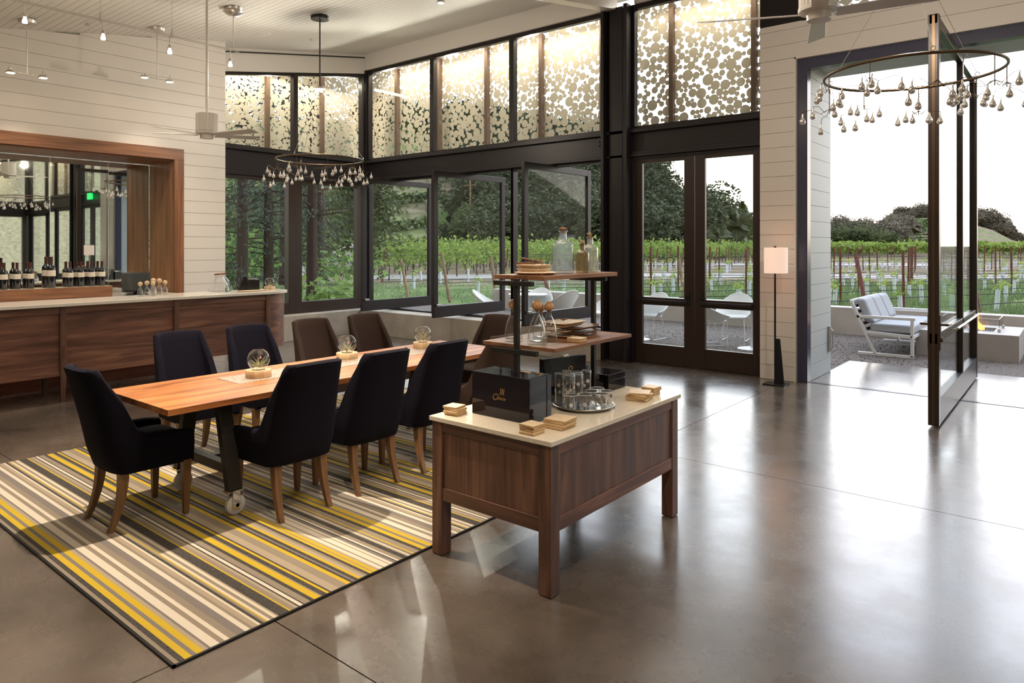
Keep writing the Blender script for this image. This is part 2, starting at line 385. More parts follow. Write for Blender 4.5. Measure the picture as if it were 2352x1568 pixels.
def shiplap_x(mb, x, y0, y1, z0, ztop, t=.02, h=.183, zoff=0, side=1):
    """boards on a plane x=const facing +x (side=1); ztop is a function of y"""
    k = math.floor(z0 / h)
    while k * h < max(ztop(y0), ztop(y1)):
        a = max(z0, k * h + .004); bb = (k + 1) * h
        ya, yb = y0, y1
        za, zb = min(bb, ztop(ya)), min(bb, ztop(yb))
        if bb > min(ztop(y0), ztop(y1)):
            # clip with the slope: split at crossings
            n_ = 12
            for q in range(n_):
                u0 = y0 + (y1 - y0) * q / n_; u1 = y0 + (y1 - y0) * (q + 1) / n_
                t0, t1 = min(bb, ztop(u0)), min(bb, ztop(u1))
                if t0 <= a or t1 <= a: continue
                mb.hexa([(x, u0, a), (x, u1, a), (x - side * t, u1, a), (x - side * t, u0, a)], [(x, u0, t0), (x, u1, t1), (x - side * t, u1, t1), (x - side * t, u0, t0)])
        else: mb.box(x, x - side * t, ya, yb, a, bb)
        k += 1
def shiplap_y(mb, y, x0, x1, z0, z1, t=.02, h=.183, side=-1):
    k = math.floor(z0 / h)
    while k * h < z1 - 1e-6:
        a = max(z0, k * h + .004); bb = min(z1, (k + 1) * h)
        if bb > a: mb.box(x0, x1, y, y - side * t, a, bb)
        k += 1

# left wall (white boards) with a mirrored niche behind the bar
XW = -10.6; NY0, NY1, NZ = -.6, 5.055, 3.16
wl = MB(); wl.cur = 0
shiplap_x(wl, XW, NY1, 5.73, 0, ceil_z); shiplap_x(wl, XW, -4, NY0, 0, ceil_z); shiplap_x(wl, XW, NY0, NY1, NZ, ceil_z)
wl.cur = 1
wl.box(XW - .02, XW - .10, NY1, 5.72, 0, 4.95); wl.box(XW - .02, XW - .10, -4, NY0, 0, 3.3)
for q in range(10):
    u0 = NY0 + (NY1 - NY0) * q / 10; u1 = NY0 + (NY1 - NY0) * (q + 1) / 10
    wl.box(XW - .02, XW - .1, u0, u1, NZ, ceil_z(u0) - .02)
wl.cur = 0; wl.box(XW - .1, -11.2, 5.66, 5.72, 0, 4.95)
struct(wl.build('wall_left', [M['white'], M['gap']]))
fr = MB(); fr.box(XW - .03, XW + .025, NY0, NY1, NZ - .17, NZ); fo = sempty('trim_1')
fr.build('head_board', M['frame_y'], fo, bevel=.004)
fr = MB(); fr.box(XW - .03, XW + .025, NY1 - .145, NY1, .5, NZ - .17); fr.box(XW - .03, XW + .025, NY0, NY0 + .145, .5, NZ - .17); fr.build('side_board', M['frame_z'], fo, bevel=.004)
fr = MB(); fr.box(XW - .83, XW - .03, NY1 - .145, NY1 - .10, .5, NZ - .17); fr.box(XW - .83, XW - .03, NY0 + .1, NY0 + .145, .5, NZ - .17); fr.build('jamb_lining', M['jamb'], fo, bevel=.003)
fr = MB(); fr.box(XW - .83, XW - .03, NY0 + .1, NY1 - .1, NZ - .19, NZ - .15); fr.build('head_lining', M['frame_y'], fo)
mi = MB(); jj = [NY0, 1.2, 2.0, 2.765, 3.538, 4.311, NY1 - .15]
for i in range(len(jj) - 1):
    tilt = [.0, .004, -.004, .003, -.003, .002][i]
    mi.hexa([(XW - .83, jj[i] + .002, .5), (XW - .83 + tilt, jj[i + 1] - .002, .5), (XW - .85, jj[i + 1] - .002, .5), (XW - .85, jj[i] + .002, .5)],
            [(XW - .83 - tilt, jj[i] + .002, NZ - .2), (XW - .83, jj[i + 1] - .002, NZ - .2), (XW - .85, jj[i + 1] - .002, NZ - .2), (XW - .85, jj[i] + .002, NZ - .2)])
mo = tag(mi.build('mirror', M['mirror']), 'large panelled wall mirror in the walnut framed niche behind the bar', 'mirror')
for y_ in jj[1:-1]:
    cl = MB(); cl.box(XW - .83, XW - .822, y_ - .012, y_ + .012, 2.9, 2.94); cl.build('mirror_clip', M['silver'], mo)

# walls never seen from here: behind the viewer and at the far right
wb = MB(); shiplap_y(wb, -4, -11.3, 9.2, 0, 3.25, side=1); struct(wb.build('wall_back', M['white']))
wr = MB()
shiplap_x(wr, 9.0, -4, 3.0, 0, ceil_z, side=-1)
struct(wr.build('wall_right', M['white']))

MIR = lambda x, y, z: (-2.1 - x, y, z)
widx = [0]
def wname():
    widx[0] += 1; return 'window_%d' % widx[0]
tidx = [1]
def tname():
    tidx[0] += 1; return 'trim_%d' % tidx[0]
YW = 9.0
def long_wall(T, near):
    def mb(): q = MB(); q.T = T; return q
    # concrete kerb
    q = mb(); q.box(-11.15, -5.5, 8.58, 9.2, 0, .45); struct(q.build(tname(), M['conc'], bevel=.006))
    # head beam (steel channel) and frieze
    q = mb(); q.box(-11.2, -3.165, 8.98, 9.16, 3.0, 3.36); q.box(-11.15, -3.165, 8.90, 9.16, 3.33, 3.38); q.box(-11.15, -3.165, 8.90, 9.16, 2.98, 3.02)
    q.box(-5.05, -3.165, 8.93, 9.0, 2.98, 3.06)
    to = struct(q.build(tname(), M['steel'], bevel=.003))
    q = mb()
    for bx_ in (-5.62, -4.98):
        for bz in (3.2, 3.26): q.lathe([(.0, -.02), (.013, -.02), (.013, 0)], (bx_, 8.98, bz), 8, 'y')
    q.build('bolt', M['steel'], to)
    q = mb(); q.box(-11.2, -5.5, 8.93, 9.1, 5.2, ceil_z(8.93) + .01); q.box(-5.0, 9.0 if False else -3.165, 8.93, 9.1, 5.2, ceil_z(8.93) + .01)
    struct(q.build('wall_front' if near else 'wall_front_right', M['ceil']))
    # steel column
    q = mb(); q.box(-5.50, -5.45, 8.82, 9.14, 0, 5.2); q.box(-5.45, -5.12, 8.96, 9.02, 0, 5.2); q.box(-5.12, -5.06, 8.82, 9.14, 0, 5.2); q.box(-5.40, -5.17, 8.90, 8.97, 0, 5.2)
    struct(q.build(tname(), M['steel'], bevel=.004))
    # corner post
    q = mb(); q.box(-11.22, -11.05, 8.93, 9.1, .45, 5.2); struct(q.build(tname(), M['steel'], bevel=.004))
    # clerestory windows
    edges = [(-11.05, -9.215), (-9.215, -7.325), (-7.325, -5.50), (-5.06, -3.165)]
    for x0, x1 in edges:
        wo = sempty(wname()); q = mb(); e_ = .035
        q.box(x0, x1, 8.97, 9.06, 3.38, 3.43); q.box(x0, x1, 8.97, 9.06, 5.13, 5.205)
        q.box(x0, x0 + .05, 8.96, 9.06, 3.43, 5.13)
        if x1 > -3.3: q.box(x1 - .02, x1, 8.97, 9.06, 3.43, 5.13)
        else: q.box(x1 - .05, x1, 8.96, 9.06, 3.43, 5.13)
        q.build('window_frame', M['bronze'], wo, bevel=.004)
        q = mb(); q.box(x0 + .03, x1 - .02, 9.015, 9.023, 3.41, 5.15); q.build('glass', M['pane'], wo)
    # lower windows
    for k, (x0, x1) in enumerate(edges[:3]):
        wo = sempty(wname())
        q = mb(); q.box(x0 - .02, x0 + .03, 8.98, 9.1, .45, 3.0); q.box(x1 - .03, x1 + .02, 8.98, 9.1, .45, 3.0); q.box(x0, x1, 8.98, 9.1, .45, .48); q.box(x0, x1, 8.98, 9.1, 2.94, 3.0)
        q.build('window_frame', M['bronze'], wo, bevel=.004)
        if near:
            cx_, th, wd = OPEN[k]
        else: cx_, th, wd = ((x0 + x1) / 2, 0, 1.78)
        # sash in local coordinates: along s, thickness n
        ca, sa = cos(th), sin(th)
        so = sempty('sash'); so.parent = wo
        del so['kind']
        so.location = T(cx_, 9.05, 0) if T else (cx_, 9.05, 0); so.rotation_euler = (0, 0, th)
        h0, h1 = .485, 2.955; hw = wd / 2
        q = MB(); q.box(-hw, -hw + .095, -.03, .03, h0, h1); q.box(hw - .095, hw, -.03, .03, h0, h1)
        q.box(-hw + .095, hw - .095, -.03, .03, h0, h0 + .19); q.box(-hw + .095, hw - .095, -.03, .03, h1 - .1, h1)
        q.build('sash_frame', M['bronze'], so, bevel=.004)
        q = MB(); q.box(-hw + .09, hw - .09, -.006, .006, h0 + .18, h1 - .09); q.build('glass', M['pane'], so)
        q = MB(); q.box(-hw + .03, -hw + .055, -.075, -.03, h0 + .20, h0 + .23); q.box(-hw + .03, -hw + .12, -.085, -.07, h0 + .20, h0 + .228)
        q.build('window_handle', M['silver'], so, bevel=.003)
def fit_sash(pxl, pxr, cx0, wd):
    best = None
    for a in range(60, 130):
        for k in range(-20, 21):
            cx_ = cx0 + k * .02; th = radians(a)
            # near end = -s direction, far end = +s
            pl_ = (cx_ - wd / 2 * cos(th), 9.05 - wd / 2 * sin(th)); pr_ = (cx_ + wd / 2 * cos(th), 9.05 + wd / 2 * sin(th))
            ul = bearing(*pl_)[0] * 1597 + 1176; ur = bearing(*pr_)[0] * 1597 + 1176
            er = abs(ul - pxl) + abs(ur - pxr) + abs(k) * .3
            if best is None or er < best[0]: best = (er, cx_, th)
    return (best[1], best[2], wd)
OPEN = [fit_sash(829, 990, -10.13, 1.78), fit_sash(994, 1158, -8.27, 1.78), fit_sash(1201, 1355, -6.41, 1.78)]
long_wall(None, True)
long_wall(MIR, False)

def french(T, base):
    for k, (x0, x1, g0, g1) in enumerate([(-5.02, -4.105, -4.906, -4.256), (-4.095, -3.185, -3.95, -3.294)]):
        d_ = sempty('door_%d' % (base + k)); q = MB(); q.T = T
        q.box(x0, g0, 9.0, 9.055, .012, 2.94); q.box(g1, x1, 9.0, 9.055, .012, 2.94)
        q.box(g0, g1, 9.0, 9.055, .012, .284); q.box(g0, g1, 9.0, 9.055, .845, .955); q.box(g0, g1, 9.0, 9.055, 2.885, 2.94)
        q.build('door_leaf', M['bronze2'], d_, bevel=.005)
        q = MB(); q.T = T; q.box(g0 - .01, g1 + .01, 9.024, 9.032, .274, .855); q.box(g0 - .01, g1 + .01, 9.024, 9.032, .945, 2.895); q.build('glass', M['pane'], d_)
        q = MB(); q.T = T
        hx = x1 - .09 if k == 0 else x0 + .09
        q.box(min(hx, (g0 if k == 0 else g1)), max(hx, (g0 if k == 0 else g1)), 8.955, 8.985, .885, .925); q.box(g0 - .05, g0 - .02, 8.96, 9.0, .88, .93)
        q.build('panic_bar', M['darkrod'], d_, bevel=.006)
        q = MB(); q.T = T; q.box(hx - .02, hx + .02, 8.985, 9.0, .86, 1.06); q.tube([(hx, 8.99, .98), (hx, 8.94, .98), (hx + (-.1 if k == 0 else .1), 8.94, .98)], .009); q.build('door_handle', M['darkrod'], d_, smooth=True)
    q = MB(); q.T = T; q.box(-5.06, -5.025, 8.95, 9.1, 0, 2.98); q.box(-3.18, -3.165, 8.95, 9.1, 0, 2.98); q.box(-5.025, -3.18, 8.95, 9.1, 2.945, 2.98)
    q.box(-5.025, -3.18, 9.0, 9.1, 0, .01)
    struct(q.build(tname(), M['bronze'], bevel=.003))
M['bronze2'] = pbr('dark_bronze_door', (.032, .017, .012), .34)
french(None, 1); french(MIR, 3)

# right-hand boarded wall with the big opening
q = MB(); shiplap_y(q, 8.90, -3.165, -2.74, 0, 4.03); shiplap_y(q, 8.90, -3.165, 1.065, 4.03, 4.47); shiplap_y(q, 8.90, .64, 1.065, 0, 4.03)
q.box(-3.165, -2.76, 8.92, 9.1, 0, 4.0); q.box(-3.165, 1.065, 8.92, 9.1, 4.05, 4.46); q.box(.66, 1.065, 8.92, 9.1, 0, 4.0)
q.box(-2.74, -2.72, 8.90, 9.02, 0, 4.03); q.box(-2.74, .64, 8.90, 9.02, 4.01, 4.03); q.box(.62, .64, 8.90, 9.02, 0, 4.03)
struct(q.build('wall_front_boarded', M['whitegloss']))
q = MB(); q.box(-2.72, -2.60, 8.955, 9.1, 0, 4.01); q.box(.50, .62, 8.955, 9.1, 0, 4.01); q.box(-2.60, .50, 8.955, 9.1, 3.88, 4.01); q.box(-2.6, .5, 8.99, 9.07, -.005, .004)
M['violet'] = pbr('dark_steel_blue_reflection', (.060, .062, .105), .22)  # blue-violet reflection put into the base colour of the dark frame
struct(q.build(tname(), M['violet'], bevel=.004))
q = MB(); q.box(-3.165, -2.66, 8.9, 9.1, 4.47, 5.5); q.box(.56, 1.065, 8.9, 9.1, 4.47, 5.5); q.box(-2.66, .56, 8.9, 9.1, 4.46, 4.53); q.box(-2.66, .56, 8.9, 9.1, 5.25, 5.5)
for xx in (-1.6, -.5): q.box(xx - .03, xx + .03, 8.96, 9.1, 4.5, 5.3)
wo = sempty(wname()); q.build('window_frame', M['steel'], wo, bevel=.004)
q = MB(); q.box(-2.66, .56, 9.03, 9.038, 4.5, 5.3); q.build('glass', M['pane'], wo)
# ceiling beams
for bx0 in (-5.47, 3.19):
    q = MB(); q.hexa([(bx0, -4, ceil_z(-4) - .34), (bx0 + .18, -4, ceil_z(-4) - .34), (bx0 + .18, 8.95, ceil_z(8.95) - .34), (bx0, 8.95, ceil_z(8.95) - .34)],
                     [(bx0, -4, ceil_z(-4)), (bx0 + .18, -4, ceil_z(-4)), (bx0 + .18, 8.95, ceil_z(8.95)), (bx0, 8.95, ceil_z(8.95))])
    struct(q.build(tname(), M['whitegloss'], bevel=.004))

# short glass walls at the two ends (plane x=const)
XS = -11.15
def short_wall(T, y0, near):
    def mb(): q = MB(); q.T = T; return q
    q = mb(); q.box(-11.3, -10.80, y0, 8.58, 0, .45); struct(q.build(tname(), M['conc'], bevel=.006))
    q = mb(); q.box(-11.3, -11.12, y0, 8.95, 2.93, 3.36); q.box(-11.3, -11.05, y0, 8.95, 3.33, 3.38); q.box(-11.3, -11.05, y0, 8.95, 2.90, 2.95); struct(q.build(tname(), M['steel'], bevel=.003))
    q = mb(); q.hexa([(-11.25, y0, ceil_z(y0) - .40), (-11.1, y0, ceil_z(y0) - .40), (-11.1, 9, ceil_z(9) - .38), (-11.25, 9, ceil_z(9) - .38)],
                     [(-11.25, y0, ceil_z(y0) + .01), (-11.1, y0, ceil_z(y0) + .01), (-11.1, 9, ceil_z(9) + .01), (-11.25, 9, ceil_z(9) + .01)])
    struct(q.build('wall_left_frieze' if near else 'wall_right_frieze', M['ceil']))
    ed = [8.90, 7.345, 5.79, 4.24, 2.9]; ed = [a for a in ed if a >= y0 - .2]
    for i in range(len(ed) - 1):
        a, b_ = ed[i + 1], ed[i]
        wo = sempty(wname()); q = mb()
        zt = lambda y: ceil_z(y) - .39
        q.box(-11.2, -11.1, a, b_, 3.38, 3.42)
        q.box(-11.2, -11.08, b_ - .045, b_, 3.4, zt(b_) - .02); q.box(-11.2, -11.08, a, a + .045, 3.4, zt(a))
        q.hexa([(-11.2, a, zt(a) - .06), (-11.1, a, zt(a) - .06), (-11.1, b_, zt(b_) - .06), (-11.2, b_, zt(b_) - .06)], [(-11.2, a, zt(a)), (-11.1, a, zt(a)), (-11.1, b_, zt(b_)), (-11.2, b_, zt(b_))])
        q.build('window_frame', M['bronze'], wo, bevel=.004)
        q = mb(); q.hexa([(-11.158, a, 3.4), (-11.15, a, 3.4), (-11.15, b_, 3.4), (-11.158, b_, 3.4)], [(-11.158, a, zt(a)), (-11.15, a, zt(a)), (-11.15, b_, zt(b_)), (-11.158, b_, zt(b_))]); q.build('glass', M['pane'], wo)
        wo = sempty(wname()); q = mb()
        q.box(-11.22, -11.08, a, a + .13, .45, 2.93); q.box(-11.22, -11.08, b_ - .15, b_, .45, 2.93); q.box(-11.22, -11.08, a + .13, b_ - .15, .45, .66); q.box(-11.22, -11.08, a + .13, b_ - .15, 2.84, 2.93)
        q.build('window_frame', M['bronze2'], wo, bevel=.005)
        q = mb(); q.box(-11.158, -11.15, a + .1, b_ - .1, .62, 2.88); q.build('glass', M['pane'], wo)
short_wall(None, 5.72, True)
short_wall(MIR, 3.0, False)
q = MB(); q.hexa([(-11.1, 5.75, ceil_z(5.75) - .075), (-11.08, 5.75, ceil_z(5.75) - .075), (-11.08, 8.93, ceil_z(8.93) - .075), (-11.1, 8.93, ceil_z(8.93) - .075)],
                 [(-11.1, 5.75, ceil_z(5.75) - .055), (-11.08, 5.75, ceil_z(5.75) - .055), (-11.08, 8.93, ceil_z(8.93) - .055), (-11.1, 8.93, ceil_z(8.93) - .055)])
struct(q.build(tname(), M['darkrod']))

# outside: wing walls, soffit over the opening
q = MB()
shiplap_x(q, -2.60, 9.1, 10.0, 0, lambda y: 3.97, h=.20); q.box(-2.75, -2.62, 9.1, 10.0, 0, 3.97)
shiplap_x(q, .50, 9.1, 10.0, 0, lambda y: 3.97, h=.20, side=-1); q.box(.52, .65, 9.1, 10.0, 0, 3.97)
q.box(-2.75, .65, 9.1, 10.02, 3.97, 4.2)
for k in range(9): q.box(-2.6, .5, 9.1 + k * .1, 9.195 + k * .1, 3.955, 3.97)
struct(q.build('wall_porch', M['exterior']))
q = MB(); q.box(-2.596, -2.57, 9.86, 9.91, .28, .62); q.tube([(-2.575, 9.885, .31), (-2.545, 9.885, .34), (-2.545, 9.885, .56), (-2.575, 9.885, .59)], .008)
tag(q.build('wall_pull', M['silver'], smooth=True), 'small vertical steel pull on the grey porch siding by the opening', 'handle')

# ------------------------------------------------------------------ pivot door (standing open at right angles)
XD = -1.05
d3 = sempty('door_5')
q = MB(); D0, D1, H = 7.49, 10.67, 3.85
def bxd(y0, y1, z0, z1, t=.035): q.box(XD - t, XD + t, y0, y1, z0, z1)
bxd(D0, D0 + .10, .02, H, .045); bxd(D1 - .10, D1, .02, H, .045)
bxd(9.28, 9.36, .02, H)
bxd(D0, D1, H - .09, H, .035); bxd(D0, D1, .78, .88)
q.build('door_frame', M['bronze2'], d3, bevel=.004)
q = MB(); q.box(XD - .04, XD + .04, D0 + .1, D1 - .1, .02, .27); q.build('kick_plate', M['fireconc'] if False else M['steel'], d3)
q = MB(); q.box(XD - .012, XD + .012, D0 - .004, D0, .03, H - .01); q.build('edge_strip', M['gold2'] if 'gold2' in M else M['bronze_ring'], d3)
q = MB(); q.box(XD - .005, XD + .005, D0 + .09, 9.29, .26, .79); q.box(XD - .005, XD + .005, 9.35, D1 - .09, .26, .79); q.box(XD - .005, XD + .005, D0 + .09, 9.29, .87, H - .08); q.box(XD - .005, XD + .005, 9.35, D1 - .09, .87, H - .08)
q.build('glass', M['pane2'], d3)
q = MB()
for s_ in (-1, 1):
    q.tube([(XD + s_ * .045, D0 + .055, .96), (XD + s_ * .10, D0 + .055, .96), (XD + s_ * .11, D0 + .055, .955)], .012); q.tube([(XD + s_ * .11, D0 + .055, .96), (XD + s_ * .115, D0 + .17, .96)], .011)
    q.lathe([(.0, 0), (.025, 0), (.022, .02), (.0, .025)], (XD + s_ * .05, D0 + .055, .82), 10, 'x')
    q.box(XD + s_ * .045, XD + s_ * .052, D0 + .03, D0 + .08, .72, 1.05)
q.build('door_handle', M['bronze_ring'], d3, smooth=True)
q = MB(); q.tube([(XD + .045, D0 + .9, .83), (XD + .09, D0 + .9, .85), (XD + .09, D1 - .35, .85), (XD + .045, D1 - .35, .83)], .012); q.build('push_bar', M['silver'], d3, smooth=True)

# ------------------------------------------------------------------ perforated screens outside the clerestory
def disc_panel(w_, h_, seed, dens=1.0, rmax=.085):
    """sheet cut as a packing of touching discs, in the x-z plane, y is thickness"""
    import numpy as np
    r_ = random.Random(seed); q = MB(); cmin = .022 if dens < 1.8 else .010; X = np.zeros(1500); Z = np.zeros(1500); R = np.zeros(1500); k = 0
    for tr_ in range(int(1150 * dens)):
        x, z = r_.uniform(0, w_), r_.uniform(0, h_)
        c_ = float((np.hypot(X[:k] - x, Z[:k] - z) - R[:k]).min()) if k else 9
        if c_ < cmin or k >= 1490: continue
        lim = r_.choice([.035, .045, .055, .065, .075, rmax])
        rr = min(lim, c_ * 1.10 + .004)
        if rr == lim and k > 6:   # slide against the nearest disc
            i = int((np.hypot(X[:k] - x, Z[:k] - z) - R[:k]).argmin()); dd = math.hypot(X[i] - x, Z[i] - z)
            if dd - R[i] > rr:
                f_ = (R[i] + rr * .96) / dd; x, z = X[i] + (x - X[i]) * f_, Z[i] + (z - Z[i]) * f_
                if not (0 <= x <= w_ and 0 <= z <= h_): continue
        X[k], Z[k], R[k] = x, z, rr; k += 1
    for i in range(k):
        x, z, rr = float(X[i]), float(Z[i]), float(R[i]); yy = (i % 7) * .0006; n_ = 20 if rr > .03 else 12
        ring = [(min(max(x + rr * cos(2 * pi * j / n_), 0), w_), yy, min(max(z + rr * sin(2 * pi * j / n_), 0), h_)) for j in range(n_)]
        q.add(ring + [(a, yy + .003, c_) for a, _, c_ in ring], [tuple(range(n_)), tuple(range(2 * n_ - 1, n_ - 1, -1))] + [(j, (j + 1) % n_, n_ + (j + 1) % n_, n_ + j) for j in range(n_)])
    return q
SP = [(1.21, 2.02, 11, 1.9, .085)]
z0s = 3.30
proto_meshes = {}
def screen(x0, y0, ang, w_, h_, seed, label, dens, T=None):
    hi = ang == 0 and -2.8 < x0 < 1
    key = (round(w_, 1), round(h_, 1), dens, seed % 2)
    if key not in proto_meshes:
        o = disc_panel(w_, h_, seed, dens).build('perforated_screen', M['screen']); proto_meshes[key] = o.data
    else:
        o = bpy.data.objects.new('perforated_screen', proto_meshes[key]); C.objects.link(o)
    p = (x0, y0, 4.4 if hi else z0s)
    if T: p = T(*p)
    o.location = p; o.rotation_euler = (0, 0, ang); tag(o, label, 'screen', 'perforated screens outside the upper windows')
    s = MB(); s.box(-.035, .035, -.08, -.006, -.1 if h_ else 0, h_ - .02); s.build('screen_post', M['timberpost'], o)
    return o
M['timberpost'] = pbr('brown_screen_post', (.16, .10, .07), .6)
px_posts = [-10.72, -9.51, -8.30, -7.07, -5.86, -4.665, -3.44, -2.76, -1.6, -.45, .6]
nm = ['next to the corner post', 'second along from the corner', 'third along from the corner', 'fourth along from the corner', 'left of the tall steel column', 'right of the tall steel column above the double doors', 'over the white pier', 'high over the wide opening, left part', 'high over the middle of the wide opening', 'high over the wide opening, right part']
for i in range(len(px_posts) - 1):
    screen(px_posts[i], 9.5, 0, px_posts[i + 1] - px_posts[i] - .01, 2.0, 20 + i, 'cream perforated screen panel ' + nm[i], 1.3 if px_posts[i] > -7.5 else 1.7)
screen(-11.70, 9.5, 0, .97, 2.0, 40, 'cream perforated screen panel outside the corner post of the glass wall', 2.2)
ysp = [5.0, 5.92, 7.12, 8.32, 9.5]
for i in range(4):
    screen(-11.70, ysp[i], pi / 2, ysp[i + 1] - ysp[i] - .01, 2.0, 50 + i, 'cream perforated screen panel on the short glass wall, ' + ORD[i] + ' from the white wall', 2.2)
for i in range(4):
    screen(3.2 + i * 1.21, 9.5, 0, 1.2, 2.0, 60 + i, 'cream perforated screen panel far right, ' + ORD[i] + ' of the row seen in the mirror', 2.2)
for i in range(4):
    screen(9.6, 4.4 + i * 1.21, pi / 2, 1.2, 2.0, 70 + i, 'cream perforated screen on the right end wall, ' + ORD[i] + ' seen in the mirror', 2.2)
# light strips under the eaves between glass and screens
for (a, b_, e_) in [((-8.3, 9.25, 5.3), (5.4, .1), 60), ((-4.1, 9.25, 5.3), (1.9, .1), 14), ((6.0, 9.25, 5.3), (5.4, .1), 70)]:
    o = lamp('eaves_light', 'AREA', a, e_, (1, .86, .65), None, b_[0], size_y=b_[1]); o.rotation_euler = (radians(-25), 0, 0)
o = lamp('eaves_light', 'AREA', (-11.42, 7.4, 4.95), 34, (1, .86, .65), None, .1, size_y=3.0); o.rotation_euler = (0, radians(-20), 0)
o = lamp('eaves_light', 'AREA', (9.3, 6.6, 4.9), 50, (1, .86, .64), None, .1, size_y=3.0); o.rotation_euler = (0, radians(20), 0)

# ------------------------------------------------------------------ rug
RX0, RX1, RY0, RY1 = -6.47, -2.83, 1.315, 5.6
cols = {'y': pbr('yellow_yarn', (.62, .42, .02), .9, bump=.6, bscale=400), 'w': pbr('cream_yarn', (.72, .64, .52), .9, bump=.6, bscale=400), 'g': pbr('taupe_yarn', (.30, .245, .18), .9, bump=.6, bscale=400),
        'd': pbr('charcoal_yarn', (.060, .052, .045), .9, var=.8, vscale=180, bump=.6, bscale=300), 'l': pbr('grey_yarn', (.22, .19, .17), .9, bump=.6, bscale=400), 't': pbr('tan_yarn', (.42, .34, .24), .9, bump=.6, bscale=400)}
pat = [('g', 1.2), ('d', 1.6), ('y', 2.0), ('l', 1.3), ('y', 2.0), ('t', 1.2), ('l', .8), ('w', 2.6), ('g', 1.6), ('w', 1.4), ('g', 2.2), ('l', 2.6), ('w', 1.6), ('g', 1.0), ('t', 1.6), ('w', .8), ('d', 1.0), ('g', .8), ('y', .5), ('w', .9), ('g', 1.2), ('w', 1.0), ('t', .6),
       ('d', 3.6), ('y', .6), ('g', 1.6), ('t', 1.0), ('d', .6), ('w', 1.2), ('d', .5), ('g', 2.2), ('d', 1.4), ('y', 2.4), ('g', .6), ('d', 1.8), ('y', 1.0), ('d', .7), ('t', 3.0), ('g', 3.2), ('y', 1.6), ('d', 1.0), ('l', .8), ('d', 1.4), ('y', 1.2), ('t', 1.4), ('g', 1.2), ('d', 1.2),
       ('y', 1.2), ('g', .5), ('y', 1.4), ('t', 1.0), ('w', 1.6), ('g', .6), ('w', 2.2), ('t', .6), ('w', 1.2), ('l', 1.4), ('d', .6), ('w', .8), ('g', 1.8), ('d', 2.2), ('t', .8), ('w', .6), ('l', 1.2), ('y', .7), ('g', 1.4)]
keys = list(cols); q = MB(); y = RY0; i = 0; zt = .009
q.cur = keys.index('g')
while y < RY1:
    k, w_ = pat[i % len(pat)]; y1 = min(y + w_ * .0150, RY1); q.cur = keys.index(k)
    q.add([(RX0, y, zt), (RX1, y, zt), (RX1, y1, zt), (RX0, y1, zt)], [(0, 1, 2, 3)]); q.add([(RX1, y, 0.001), (RX1, y1, 0.001), (RX1, y1, zt), (RX1, y, zt)], [(0, 1, 2, 3)]); y = y1; i += 1
q.cur = keys.index('d'); q.add([(RX0, RY0, .001), (RX1, RY0, .001), (RX1, RY0, zt), (RX0, RY0, zt)], [(0, 1, 2, 3)])
rug = q.build('rug', [cols[k] for k in keys]); tag(rug, 'flat woven rug striped in yellow, cream, taupe and charcoal under the long table', 'rug')
q = MB(); q.box(RX1, RX1 + .012, RY0 - .012, RY1, 0.0005, .010); q.box(RX0, RX1 + .012, RY0 - .012, RY0, 0.0005, .010); q.build('edge_binding', M['blackmetal'], rug)

# ------------------------------------------------------------------ dining table
TX0, TX1, TY0, TY1, TZ = -4.90, -4.02, 1.83, 4.88, .76
t = thing('dining_table', 'long orange-brown wooden dining table on a dark steel base with pale casters', 'table', ((TX0 + TX1) / 2, (TY0 + TY1) / 2, 0))
lx = lambda x: x - (TX0 + TX1) / 2
ly = lambda y: y - (TY0 + TY1) / 2
q = MB(); nb = 6
for k in range(nb):
    a = TX0 + (TX1 - TX0) * k / nb; b_ = TX0 + (TX1 - TX0) * (k + 1) / nb
    q.box(lx(a) + .0004, lx(b_) - .0004, ly(TY0), ly(TY1), TZ - .035, TZ)
q.build('tabletop', M['tabletop'], t)
q = MB(); q.box(lx(-4.71), lx(-4.40), ly(2.48), ly(4.45), TZ, TZ + .0025); q.build('mosaic_inlay', M['mosaic'], t)
for yy in (2.28, 4.38):
    for sx in (-1, 1):
        x0 = -.345 * sx; xt = -.20 * sx
        q = MB(); q.hexa([(x0 - .03, ly(yy) - .045, .17), (x0 + .03, ly(yy) - .045, .17), (x0 + .03, ly(yy) + .045, .17), (x0 - .03, ly(yy) + .045, .17)], [(xt - .03, ly(yy) - .045, TZ - .05), (xt + .03, ly(yy) - .045, TZ - .05), (xt + .03, ly(yy) + .045, TZ - .05), (xt - .03, ly(yy) + .045, TZ - .05)])
        q.build('leg', M['darkrod'], t, bevel=.004)
        cs = MB(); cs.box(x0 - .035, x0 + .035, ly(yy) - .05, ly(yy) + .05, .155, .17); cs.box(x0 - .03, x0 - .024, ly(yy) - .02, ly(yy) + .03, .05, .16); cs.box(x0 + .024, x0 + .03, ly(yy) - .02, ly(yy) + .03, .05, .16)
        cc = cs.build('caster', M['chrome'], t, bevel=.002)
        cs = MB(); cs.lathe([(.0, -.02), (.05, -.02), (.062, -.012), (.062, .012), (.05, .02), (0, .02)], (x0, ly(yy) + .01, .0725), 24, 'x'); cs.build('wheel', M['wheel'], cc, smooth=True)
        cs = MB(); cs.lathe([(0, -.03), (.012, -.03), (.012, .03), (0, .03)], (x0, ly(yy) + .01, .0725), 10, 'x'); cs.build('axle', M['blackmetal'], cc)
    q = MB(); q.box(-.33, .33, ly(yy) - .03, ly(yy) + .03, .26, .32); q.build('crossbar', M['darkrod'], t, bevel=.003); q = MB(); q.box(-.36, .36, ly(yy) - .05, ly(yy) + .05, TZ - .05, TZ - .0355); q.build('mounting_plate', M['darkrod'], t, bevel=.003)
q = MB(); q.box(-.03, .03, ly(2.28), ly(4.38), .255, .315); q.build('stretcher', M['darkrod'], t, bevel=.003)

